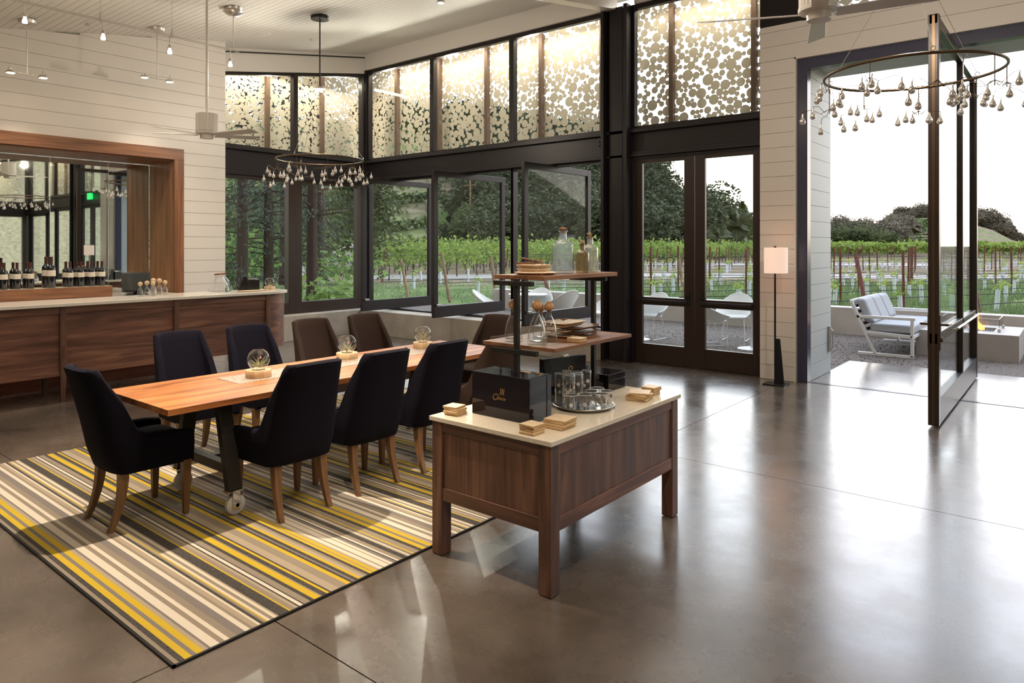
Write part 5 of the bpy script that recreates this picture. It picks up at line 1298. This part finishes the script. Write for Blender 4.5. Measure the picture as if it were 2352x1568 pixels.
rA = N.new('ShaderNodeValToRGB'); K.new(nz.outputs[0], rA.inputs[0]); e = rA.color_ramp.elements; e[0].position = .35; e[0].color = (.13, .10, .065, 1); e[1].position = .65; e[1].color = (.28, .215, .145, 1)
rB = N.new('ShaderNodeValToRGB'); K.new(nz.outputs[0], rB.inputs[0]); e = rB.color_ramp.elements; e[0].position = .3; e[0].color = (.075, .12, .035, 1); e[1].position = .7; e[1].color = (.20, .25, .085, 1)
sp = N.new('ShaderNodeSeparateXYZ'); K.new(g.outputs['Position'], sp.inputs[0])
# depth along the view bearing: green sward near the terrace, bare soil beyond, meadow on the hills
dn = N.new('ShaderNodeVectorMath'); dn.operation = 'DOT_PRODUCT'; K.new(g.outputs['Position'], dn.inputs[0]); dn.inputs[1].default_value = (FX, FY, 0)
mr1 = N.new('ShaderNodeMapRange'); K.new(dn.outputs['Value'], mr1.inputs[0]); mr1.inputs[1].default_value = 27; mr1.inputs[2].default_value = 33; mr1.inputs[3].default_value = 1; mr1.inputs[4].default_value = 0
mr2 = N.new('ShaderNodeMapRange'); K.new(nb_.outputs[0], mr2.inputs[0]); mr2.inputs[1].default_value = .42; mr2.inputs[2].default_value = .58
mr3 = N.new('ShaderNodeMapRange'); K.new(sp.outputs[2], mr3.inputs[0]); mr3.inputs[1].default_value = .8; mr3.inputs[2].default_value = 4
mu = N.new('ShaderNodeMath'); mu.operation = 'MULTIPLY'; K.new(mr2.outputs[0], mu.inputs[0]); K.new(mr3.outputs[0], mu.inputs[1]); mu2 = N.new('ShaderNodeMath'); mu2.operation = 'MAXIMUM'; K.new(mu.outputs[0], mu2.inputs[0]); K.new(mr1.outputs[0], mu2.inputs[1])
mx = N.new('ShaderNodeMix'); mx.data_type = 'RGBA'; K.new(mu2.outputs[0], mx.inputs[0]); K.new(rA.outputs[0], mx.inputs[6]); K.new(rB.outputs[0], mx.inputs[7]); K.new(mx.outputs[2], b.inputs['Base Color']); b.inputs['Roughness'].default_value = 1; b.inputs['Specular IOR Level'].default_value = .1
land = q.build('ground_hills', m, smooth=True, sharp=80); land['kind'] = 'structure'
# gravel tracks crossing the young vineyard
for nm_, d0, d1, u0, u1 in (('gravel_track', 35.5, 40.5, -.24, .75), ('gravel_track', 57, 66, .12, .62)):
    q = MB(); pts = []
    for k in range(21):
        u = u0 + (u1 - u0) * k / 20; a = at(u, d0 + 1.2 * sin(u * 7)); b_ = at(u, d1 + 1.2 * sin(u * 7)); pts.append((a, b_))
    q.add([(*a, .02) for a, b_ in pts] + [(*b_, .02) for a, b_ in pts], [(k, k + 1, 21 + k + 1, 21 + k) for k in range(20)]); struct(q.build('ground_track', M['road']))
q = MB(); L0 = [(U(660), 30, 0.0), (U(700), 33, .15), (U(750), 40, .6), (U(812), 52, 1.5), (U(845), 62, 2.2)]
A = [(*at(u, d), z) for u, d, z in L0]; B = [(*at(u + .004, d * 1.09), z + .55) for u, d, z in L0]
q.add(A + B + [(x, y, -.2) for x, y, z in A] + [(x, y, -.2) for x, y, z in B], [(k, k + 1, 6 + k, 5 + k) for k in range(4)] + [(10 + k, 11 + k, 1 + k, k) for k in range(4)])
struct(q.build('ground_ramp', M['road']))

def leaf_cards(q, n, fpos, size, r_, droop=0):
    for _ in range(n):
        p = Vector(fpos(r_)); s_ = size * r_.uniform(.6, 1.3); a = Vector((r_.gauss(0, 1), r_.gauss(0, 1), r_.gauss(0, .6) - droop)).normalized() * s_
        b_ = Vector((r_.gauss(0, 1), r_.gauss(0, 1), r_.gauss(0, 1))); b_ = (b_ - a * (b_.dot(a) / a.length_squared)).normalized() * s_ * .55
        q.add([p - a, p + b_, p + a, p - b_], [(0, 1, 2, 3)])

# ---- young vines in grow tubes
def young(seed):
    r_ = random.Random(seed); t = thing('young_vine', 'young grapevine sprouting from a white grow tube in the trellis rows', 'vine', (0, 0, 0), 0, 'young vines in the trellis rows')
    q = MB(); q.tube([(0, 0, 0), (.01, .0, .55)], .055, 7); q.build('grow_tube', M['tubew'], t)
    q = MB(); leaf_cards(q, 30, lambda r: (r.gauss(0, .07), r.gauss(0, .07), .55 + abs(r.gauss(0, .14))), .05, r_); q.build('foliage', M['youngvine'], t)
    return t
ym = [young(1), young(2), young(3)]
az = radians(58); dx_, dy_ = cos(az), sin(az); nx_, ny_ = -sin(az), cos(az)
cand = []; postc = []
for i in range(-6, 34):
    for j in range(-30, 60):
        x = -5.0 + dx_ * j * 1.55 + nx_ * i * 2.0; y = 20.2 + dy_ * j * 1.55 + ny_ * i * 2.0
        if y < 16 or x < -24.5: continue
        u, d = bearing(x, y); px = 1176 + 1597 * u
        if d > 62 or d < 16.5: continue
        if 35 < d < 41 or (56.5 < d < 66 and .12 < u < .62): continue
        if not (880 < px < 1410 or 1460 < px < 1745 or 1880 < px < 2370): continue
        if px < 1140 and d > 34: continue
        if 1140 <= px < 1760 and d > 55: continue
        if j % 3 == 0 and px > 1450: postc.append((d, x, y))
        if px < 1410 and (i * 7 + j * 3) % 5 < 3: continue
        cand.append((d, x + rnd.uniform(-.15, .15), y + rnd.uniform(-.15, .15)))
cand.sort(); postc.sort()
for k, (d, x, y) in enumerate(cand[:290]):
    o = ym[k] if k < 3 else dup(ym[k % 3], (0, 0, 0)); o.location = (x, y, 0); o.rotation_euler = (rnd.uniform(-.05, .05), rnd.uniform(-.05, .05), rnd.uniform(0, 6)); o.scale = (1, 1, rnd.uniform(.8, 1.15))
q = MB()
for (d, x, y) in cand[290:]:
    q.cur = 0; q.tube([(x, y, 0), (x, y, .55)], .055, 5); q.cur = 1; leaf_cards(q, 10, lambda r: (x + r.gauss(0, .1), y + r.gauss(0, .1), .55 + abs(r.gauss(0, .17))), .09, rnd)
if cand[290:]: tag(q.build('young_vine_field', [M['tubew'], M['youngvine']]), 'mass of distant young vines in white tubes beyond the nearer trellis rows', 'vines', kind='stuff')
q = MB(); q.box(-.028, .028, -.02, .02, 0, 1.62); pp = tag(q.build('trellis_post', M['rust']), 'upright rusty steel post in the young vineyard rows', 'post', 'upright trellis posts')
for k, (d, x, y) in enumerate(postc[:150]):
    o = pp if k == 0 else pp.copy()
    if k: C.objects.link(o)
    o.location = (x, y, 0); o.rotation_euler = (rnd.uniform(-.02, .02), rnd.uniform(-.02, .02), rnd.uniform(0, .4)); o.scale = (1, 1, rnd.uniform(.93, 1.05))
# leaning end posts
for px, py_top, pxb, d, lb, mt in [(1966, 587, 1992, 18.0, 'thick leaning rusty end post behind the outdoor sofa', 'rust'), (2226, 578, 2250, 17.2, 'thick leaning rusty end post behind the fire pit', 'rust'), (921, 596, 938, 23.4, 'leaning timber end post in the first open window', 'timber'), (1014, 582, 1033, 22.1, 'leaning timber end post at the left of the second open window', 'timber'), (1128, 592, 1142, 21.0, 'leaning timber end post at the right of the second open window', 'timber'), (1560, 597, 1574, 21.0, 'leaning timber end post in the left glazed door', 'timber'), (1252, 640, 1268, 19.6, 'leaning rusty end post behind the white terrace table', 'rust')]:
    a = (*at(U(px), d), 1.7 - (py_top - 563) / 1597 * d); b_ = (*at(U(pxb), d * .97), -.05)
    q = MB(); q.tube([b_, a], .055 if mt == 'rust' else .05, 7); tag(q.build('end_post', M[mt]), lb, 'post', 'leaning vineyard end posts')
for i in range(-2, 6):
    q = MB()
    for z in (.42, .95, 1.35):
        pts = []
        for j in range(-14, 22):
            x = -5.0 + dx_ * j * 1.55 + nx_ * i * 2.0; y = 20.2 + dy_ * j * 1.55 + ny_ * i * 2.0
            if y > 15.5: pts.append((x, y, z + .03 * sin(j * 1.1)))
        q.tube(pts, .013 if z < .5 else .006, 4)
    tag(q.build('drip_hose', M['wire']), 'black drip hose and wires strung along the ' + ORD[i + 2] + ' young vine row from the terrace', 'hose', 'hoses of the young vineyard')

# ---- mature vineyard
def mvine(seed):
    r_ = random.Random(seed); t = thing('grapevine', 'mature leafy grapevine in the bright green vineyard rows', 'vine', (0, 0, 0), 0, 'mature grapevines')
    q = MB(); q.tube([(0, 0, -.1), (.03, .02, .5), (0, 0, .95)], [.04, .032, .03], 5); q.build('trunk', M['trunk'], t)
    q = MB(); leaf_cards(q, 120, lambda r: (r.gauss(0, .30), r.uniform(-.85, .85), 1.30 + r.gauss(0, .32) + .15 * sin(r.uniform(0, 6))), .13, r_, -.6); q.build('foliage', M['vine'], t)
    return t
mv = [mvine(11), mvine(12), mvine(13)]; cm = []
for i in range(16):
    for j in range(0, 110):
        x = -26 - i * 2.3; y = 8 + j * 1.6; u, d = bearing(x, y); px = 1176 + 1597 * u
        if not (835 < px < 1400 or 1460 < px < 1745 or 1875 < px < 2010): continue
        if px < 1010 and d > 58: continue
        cm.append((d, x, y))
# the same block continues to the right, farther away
for i in range(12):
    for j in range(80):
        u = .44 + j * .0052; d = 92 + i * 5.0; x, y = at(u, d); cm.append((d + .01, x, y))
cm.sort()
for k, (d, x, y) in enumerate(cm[:296]):
    o = mv[k] if k < 3 else dup(mv[k % 3], (0, 0, 0)); o.location = (x, y, max(0, elev(x, y))); o.rotation_euler = (0, 0, rnd.choice((0, pi)) + rnd.uniform(-.1, .1)); o.scale = (1, 1, rnd.uniform(.9, 1.1))
q = MB()
for (d, x, y) in cm[296:]:
    z0 = max(0, elev(x, y)); q.cur = 0
    leaf_cards(q, 22 if d < 90 else 16, lambda r: (x + r.gauss(0, .3), y + r.uniform(-.9, .9), z0 + 1.35 + r.gauss(0, .30)), .30 if d < 90 else .42, rnd, -.5)
    if d < 60: q.cur = 1; q.tube([(x, y, z0), (x, y, z0 + 1)], .04, 4)
tag(q.build('vineyard_canopy', [M['vine'], M['trunk']]), 'mass of bright green vine canopy stretching back behind the front rows', 'vineyard', kind='stuff')
q = MB(); q.box(-.03, .03, -.03, .03, 0, 1.5); mp_ = tag(q.build('vineyard_stake', M['rust']), 'rusty stake at the end of the mature vineyard rows', 'post', 'stakes of the mature vineyard')
k = 0
for j in range(70):
    y = 12 + j * 2.2; x = -24.6; u, d = bearing(x, y); px = 1176 + 1597 * u
    if not ((835 < px < 1400 and j % 4 == 0) or 1460 < px < 1745 or 1875 < px < 2010): continue
    o = mp_ if k == 0 else mp_.copy()
    if k: C.objects.link(o)
    k += 1; o.location = (x, y, 0); o.rotation_euler = (0, .12, 0)

# ---- tall grass beyond the kerb
q = MB(); gr = random.Random(9)
for _ in range(26000):
    u = gr.choice((gr.uniform(.43, .76), gr.uniform(.43, .76), gr.uniform(.16, .37), gr.uniform(-.22, .15))); d = 14.5 + 18 * gr.random() ** 1.5; x, y = at(u, d)
    if y < 15.15 : continue
    dens = noise.noise(Vector((x * .5, y * .5, 0)))
    if dens < -.25: continue
    h_ = gr.uniform(.10, .30) * (1 if u > .16 else .45); a = gr.uniform(0, 6.3); lx_, ly_ = gr.gauss(0, .06), gr.gauss(0, .06); w_ = .008 + .0004 * d
    q.add([(x - w_ * cos(a), y - w_ * sin(a), -.02), (x + w_ * cos(a), y + w_ * sin(a), -.02), (x + lx_, y + ly_, h_)], [(0, 1, 2)])
tag(q.build('tall_grass', M['grass']), 'rough green grass growing between the terrace kerb and the gravel track', 'grass', kind='stuff')

# ---- trees
def crown(q, r_, R_, H, n, size, shape='round', z0=0, lumps=9):
    cs = [(r_.gauss(0, R_ * .42), r_.gauss(0, R_ * .42), z0 + H * r_.uniform(.25, .85), R_ * r_.uniform(.35, .6)) for _ in range(lumps)]
    def f(r):
        c_ = r.choice(cs); v = Vector((r.gauss(0, 1), r.gauss(0, 1), r.gauss(0, .8))).normalized() * c_[3] * r.uniform(.75, 1.05); return (c_[0] + v.x, c_[1] + v.y, max(z0 * .8, c_[2] + v.z))
    leaf_cards(q, n, f, size, r_)
def oak(seed, R_, H, mat, label, grp, n=520, size=.55, NL=7):
    r_ = random.Random(seed); t = thing('oak_tree', label, 'tree', (0, 0, 0), 0, grp)
    q = MB(); q.tube([(0, 0, -.6), (.1, 0, H * .3), (.2, .1, H * .6)], [.28, .22, .1], 6); q.build('trunk', M['trunk'], t)
    q = MB(); crown(q, r_, R_, H, n, size, z0=H * .12)
    # solid inner mass of the crown
    for k in range(7):
        c_ = Vector((r_.gauss(0, R_ * .35), r_.gauss(0, R_ * .35), H * r_.uniform(.3, .7))); rr = R_ * r_.uniform(.26, .40)
        def lump(u, v, c_=c_, rr=rr):
            n_ = Vector((sin(v * pi) * cos(u * 2 * pi), sin(v * pi) * sin(u * 2 * pi), -cos(v * pi))); return c_ + n_ * rr * (1 + .9 * noise.noise(n_ * 2.2 + c_) + .5 * noise.noise(n_ * 7 + c_))
        q.grid(lump, 22, 14, True)
    q.build('foliage', M[mat], t); return t
og = 'oaks covering the hillside'
oks = [oak(s_, 4.6, 8.0, 'oakleaf', 'dark green oak in the woodland on the hillside', og, 1700, .30) for s_ in (1, 2, 3)]
tr = random.Random(12); k = 0; pts = []
for _ in range(30000):
    if len(pts) >= 285: break
    px = tr.uniform(830, 1640); d = tr.uniform(88, 215); u = U(px); x, y = at(u, d)
    if px < 1085 and d < 165 - (px - 830) * .05: continue
    if px < 1020 and d < 195: continue
    if 1475 < px < 1600 and 120 < d < 165: continue
    if any((a - x) ** 2 + (b_ - y) ** 2 < 5.2 ** 2 for a, b_ in pts): continue
    pts.append((x, y))
for k, (x, y) in enumerate(pts):
    o = oks[k] if k < 3 else dup(oks[k % 3], (0, 0, 0)); s_ = tr.uniform(.75, 1.25); o.location = (x, y, elev(x, y) - .4); o.rotation_euler = (0, 0, tr.uniform(0, 6.3)); o.scale = (s_, s_, s_ * tr.uniform(.85, 1.15))
# far ridge trees (right)
fr_ = oak(21, 7.5, 10, 'hazeoak', 'oak on the far ridge beyond the open doorway', 'trees of the far ridge', 1500, .55); k = 0
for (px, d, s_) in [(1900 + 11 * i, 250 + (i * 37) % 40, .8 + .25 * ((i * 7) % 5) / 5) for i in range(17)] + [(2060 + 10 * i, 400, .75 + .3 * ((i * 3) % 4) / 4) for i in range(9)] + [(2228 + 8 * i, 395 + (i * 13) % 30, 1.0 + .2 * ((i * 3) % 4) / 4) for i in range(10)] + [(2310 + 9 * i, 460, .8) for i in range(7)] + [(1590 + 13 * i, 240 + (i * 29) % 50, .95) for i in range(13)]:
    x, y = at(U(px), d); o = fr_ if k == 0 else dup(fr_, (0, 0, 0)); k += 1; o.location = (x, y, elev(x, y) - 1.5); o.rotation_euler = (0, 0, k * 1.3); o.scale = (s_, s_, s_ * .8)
# mid-distance trees right of the doors and beyond the opening
mo_ = oak(31, 5.5, 9.5, 'olive', 'broad olive-green tree behind the vineyard, seen through the open doorway', 'broad trees behind the vineyard', 2200, .26); k = 0
for (px, d, s_, sz) in [(1895, 150, .75, .62), (1925, 145, .8, .65), (1958, 150, .85, .66), (1990, 142, .8, .62), (2020, 140, .72, .55), (2048, 138, .55, .42), (1100, 98, .8, .75), (1075, 96, .7, .65), (1390, 110, .8, .85), (1372, 120, .9, .8)]:
    x, y = at(U(px), d); o = mo_ if k == 0 else dup(mo_, (0, 0, 0)); k += 1; o.location = (x, y, elev(x, y) - .5); o.rotation_euler = (0, 0, k * 2.1); o.scale = (s_, s_, sz)
def pop(seed):
    r_ = random.Random(seed); t = thing('poplar_tree', 'upright yellow-green poplar behind the vineyard in the double doors', 'tree', (0, 0, 0), 0, 'poplars behind the vineyard')
    q = MB(); q.tube([(0, 0, 0), (0, 0, 5)], [.15, .08], 6); q.build('trunk', M['trunk'], t)
    q = MB(); leaf_cards(q, 900, lambda r: (lambda z, a, rr: (rr * cos(a), rr * sin(a), z))((z := r.uniform(.4, 9.2)), r.uniform(0, 6.3), (1.9 * (1 - (abs(z - 3.6) / 6) ** 1.6) * sqrt(r.random()))), .34, r_); q.build('foliage', M['poplar'], t); return t
pp_ = pop(3)
for k, (px, d, s_) in enumerate([(1650, 118, .85), (1672, 122, .80), (1705, 112, .92), (1628, 124, .75), (1545, 108, .42), (1515, 106, .30), (1725, 116, .7)]):
    x, y = at(U(px), d); o = pp_ if k == 0 else dup(pp_, (0, 0, 0)); o.location = (x, y, elev(x, y) - .3); o.rotation_euler = (0, 0, k); o.scale = (s_, s_, s_)
# terraced vines on the slope seen through the first open window
q = MB(); hr = random.Random(2)
for row in range(9):
    d = 76 + row * 15
    for j in range(170):
        px = 845 + j * 1.5 + hr.uniform(-1, 1)
        if px > 1000 + (9 - row) * 8: continue
        u = U(px); x, y = at(u, d + 2 * sin(px * .02)); z = elev(x, y); s_ = .42 + row * .035
        leaf_cards(q, 4, lambda r: (x + r.gauss(0, .5), y + r.gauss(0, .3), z + .9 + r.gauss(0, .35)), s_ * .8, hr)
tag(q.build('terraced_vines', M['hillvine']), 'contour rows of vines on the slope behind the first open window', 'vineyard', kind='stuff')
q = MB()
for row in range(16):
    for j in range(60):
        px = 2040 + j * 2.0; d = 215 + row * 9; x, y = at(U(px) + row * .002, d); z = elev(x, y)
        leaf_cards(q, 1, lambda r: (x, y, z + .7), .9, hr)
tag(q.build('far_hillside_vines', M['hillvine']), 'thin rows of vines striping the pale slope beyond the open doorway', 'vineyard', kind='stuff')
# utility pole, barn
t = thing('utility_pole', 'wooden utility pole standing on the hillside in the second open window', 'pole', (*at(U(1080), 100), elev(*at(U(1080), 100)) - .3))
q = MB(); q.tube([(0, 0, 0), (0, 0, 10.2)], [.17, .12], 8); q.build('pole_shaft', M['timber'], t)
q = MB(); q.box(-1.1, 1.1, -.06, .06, 9.3, 9.45); q.build('cross_arm', M['timber'], t)
P0 = Vector(t.location)
q = MB()
for s_ in (-1, 1):
    for sd, (px, d, zz) in ((1, (1420, 96, 13)), (-1, (870, 120, 20))):
        x, y = at(U(px), d); e_ = Vector((x + s_, y, zz)) - P0; q.tube([(s_ * u_ * 0 + s_ * (1 - u_) + e_.x * u_, e_.y * u_, 9.5 * (1 - u_) + e_.z * u_ - 5 * u_ * (1 - u_)) for u_ in [i / 14 for i in range(15)]], .025, 4)
q.build('power_line', M['wire'], t)
bx_, by_ = at(U(1285), 92); bz = elev(bx_, by_)
t = thing('hillside_barn', 'long grey tin-roofed shed below the woods, seen through the third open window', 'shed', (bx_, by_, bz - .3), radians(28))
q = MB(); q.box(-3.9, 3.9, -2, 2, 0, 2.6); q.build('plank_wall', M['timber'], t)
q = MB(); q.hexa([(-4.3, -2.8, 2.5), (4.3, -2.8, 2.5), (4.3, 2.8, 3.6), (-4.3, 2.8, 3.6)], [(-4.3, -2.8, 2.6), (4.3, -2.8, 2.6), (4.3, 2.8, 3.7), (-4.3, 2.8, 3.7)]); q.build('roof', M['road'], t)

# ---- tall redwoods and shrubs beyond the short glass wall
def redwood(label, loc, r0, H, seed, low=1.2, n=7000, spread=2.6):
    r_ = random.Random(seed); t = thing('redwood_tree', label, 'tree', loc, 0, 'redwoods beyond the short glass wall')
    q = MB(); q.tube([(0, 0, -.2), (0, 0, .5), (.02, .02, H * .4), (0, 0, H)], [r0 * 1.25, r0, r0 * .8, r0 * .25], 14); q.build('trunk', M['bark'], t, smooth=True)
    q = MB(); bq = MB()
    nb_ = 75
    for k in range(nb_):
        z = low + (H - low) * (k / nb_) ** 1.1; a = r_.uniform(0, 2 * pi); l_ = spread * r_.uniform(.6, 1.1) * (1 - .5 * z / H)
        tip = Vector((l_ * cos(a), l_ * sin(a), -.25 * l_ + r_.uniform(-.2, .3))); bq.tube([(0, 0, z), (tip.x * .5, tip.y * .5, z + .12), (tip.x, tip.y, z + tip.z)], [.03, .02, .006], 4)
        for j in range(n // nb_):
            s_ = r_.random() ** .7; p = Vector((tip.x * s_ + r_.gauss(0, .22), tip.y * s_ + r_.gauss(0, .22), z + tip.z * s_ * s_ - abs(r_.gauss(0, .22))))
            d_ = (Vector((cos(a), sin(a), -.9)) + Vector((r_.gauss(0, .5), r_.gauss(0, .5), r_.gauss(0, .4)))).normalized() * r_.uniform(.07, .14); w_ = d_.cross(Vector((r_.gauss(0, 1), r_.gauss(0, 1), r_.gauss(0, 1)))).normalized() * .016
            q.add([p - w_ * .4, p + w_ * .4, p + w_ + d_ * .5, p + d_, p - w_ + d_ * .5], [(0, 1, 2, 3, 4)])
    bq.build('branch', M['bark'], t); q.build('foliage', M['needle'], t); return t
redwood('redwood with a dark trunk, left one in the left pane of the short glass wall', (*at(U(556), 20.5), 0), .17, 15, 5, 1.0)
redwood('redwood with a dark trunk, right one in the left pane of the short glass wall', (*at(U(617), 21.5), 0), .16, 15, 6, 1.0)
redwood('redwood with the thickest trunk in the right pane of the short glass wall', (*at(U(716), 17.5), 0), .14, 14, 7, 2.2, 5000)
redwood('tall redwood beyond the left end of the glass wall', (*at(U(500), 24), 0), .25, 16, 8, .8)
redwood('redwood standing farther back behind the others', (*at(U(655), 30), 0), .25, 18, 9, .5, 9000, 3.4)
redwood('redwood at the back right beside the corner post', (*at(U(735), 34), 0), .25, 17, 10, 3.2, 6000, 2.6)
# broadleaf tree hanging into the first open window
r_ = random.Random(77); t = thing('leafy_tree', 'olive-green leafy tree hanging into the first open window by the corner', 'tree', (*at(U(838), 20), 0))
q = MB(); q.tube([(0, 0, 0), (.1, .1, 2.5), (.3, .2, 5)], [.16, .12, .07], 8); q.build('trunk', M['trunk'], t)
q = MB(); leaf_cards(q, 2600, lambda r: (lambda v: (v.x * .75 + .1, v.y * .75, min(4.1, 3.0 + v.z * 2.2)))(Vector((r.gauss(0, 1), r.gauss(0, 1), r.gauss(0, .7)))* .55), .10, r_); q.build('foliage', M['olive'], t)
def shrub(label, px, d, R_, H, n, mat, seed, size=.09):
    r_ = random.Random(seed); x, y = at(U(px), d); t = thing('leafy_shrub', label, 'shrub', (x, y, 0), 0, 'shrubs outside the short glass wall')
    q = MB(); leaf_cards(q, n, lambda r: (lambda v: (v.x * R_, v.y * R_, H * .5 + v.z * H * .5))(Vector((r.gauss(0, .5), r.gauss(0, .5), max(-.95, r.gauss(0, .5))))), size, r_); q.build('foliage', M[mat], t)
    q = MB()
    for k in range(5): a = k * 1.3; q.tube([(0, 0, 0), (R_ * .4 * cos(a), R_ * .4 * sin(a), H * .6)], .012, 4)
    q.build('stem', M['trunk'], t)
shrub('light green leafy shrub low in the right pane of the short glass wall', 765, 14.6, .75, .95, 500, 'bush', 1)
shrub('yellow-green shrub low in the left pane of the short glass wall', 540, 24, 1.0, 2.2, 700, 'bush', 2, .12)
shrub('sunlit green shrub between the two dark trunks', 590, 34, 1.7, 2.8, 700, 'bush', 3, .16)
shrub('dark green shrub behind the thick trunk', 690, 40, 3, 3.2, 900, 'olive', 4, .2)
shrub('green shrub beside the gravel ramp', 790, 30, 1.6, 1.5, 500, 'bush', 5, .14)
shrub('broad dark shrub filling the left of the short glass wall', 510, 36, 3.2, 5.5, 1500, 'olive', 6, .22)
shrub('broad green shrub far behind the redwoods', 630, 52, 5, 8, 1500, 'olive', 7, .32)
shrub('broad green shrub on the bank behind the thick trunk', 750, 62, 5, 8.5, 1600, 'olive', 8, .36)
shrub('tall green shrub far back beside the corner post', 780, 66, 3.2, 6, 1300, 'bush', 9, .36)
# dry grassy hillside seen only in the mirror
q = MB(); nu, nv = 30, 16
def hs(u, v): x = 11.5 + 30 * v; y = -6 + 60 * u; return (x, y, -.2 + 13 * smooth_(v * 1.0) + .5 * noise.noise(Vector((x * .3, y * .3, 0))))
q.grid(hs, nu, nv)
def hs2(u, v): x = -3 + 25 * u; y = 17 + 30 * v; return (x, y, 0)
struct(q.build('ground_bank', pbr('dry_hillside_grass', (.36, .30, .17), .95, bump=1, bscale=3, var=.35, vscale=6), smooth=True))

# ------------------------------------------------------------------ tell the outdoor repeats apart by the opening they are seen through
def opening(px):
    for lim, s_ in ((1000, 'first open window'), (1165, 'second open window'), (1440, 'third open window'), (1595, 'left glazed door'), (1780, 'right glazed door'), (2150, 'open doorway left part'), (9999, 'open doorway right part')):
        if px < lim: return s_
def relabel(grp, fmt, newgrp, nth=False):
    b = {}
    for o in [o for o in C.objects if o.get('group') == grp and o.parent is None]:
        px = 1176 + 1597 * bearing(o.location.x, o.location.y)[0]; b.setdefault(opening(px), []).append((px, o))
    for s_, l_ in b.items():
        l_.sort(key=lambda t: t[0])
        for k, (px, o) in enumerate(l_):
            o['label'] = fmt % ((ORD[k] if k < 20 else 'far right') + ' from the left' if k < 20 else 'among the rightmost', s_) if nth else fmt % s_
            o['group'] = newgrp + ' in the ' + s_
relabel('upright trellis posts', 'upright trellis post, %s in the %s', 'trellis posts', True)
relabel('stakes of the mature vineyard', 'rusty vineyard stake, %s in the %s', 'stakes', True)
relabel('trees of the far ridge', 'distant ridge tree, %s in the %s', 'ridge trees', True)
relabel('broad trees behind the vineyard', 'broad olive-green tree, %s in the %s', 'broad trees', True)
relabel('poplars behind the vineyard', 'upright yellow-green poplar, %s in the %s', 'poplars', True)
relabel('oaks covering the hillside', 'dark oak of the hillside wood in the %s', 'hillside oaks')
relabel('young vines in the trellis rows', 'young vine sprouting from a white tube in the %s', 'young vines')
relabel('mature grapevines', 'mature bright green grapevine in the %s', 'mature vines')
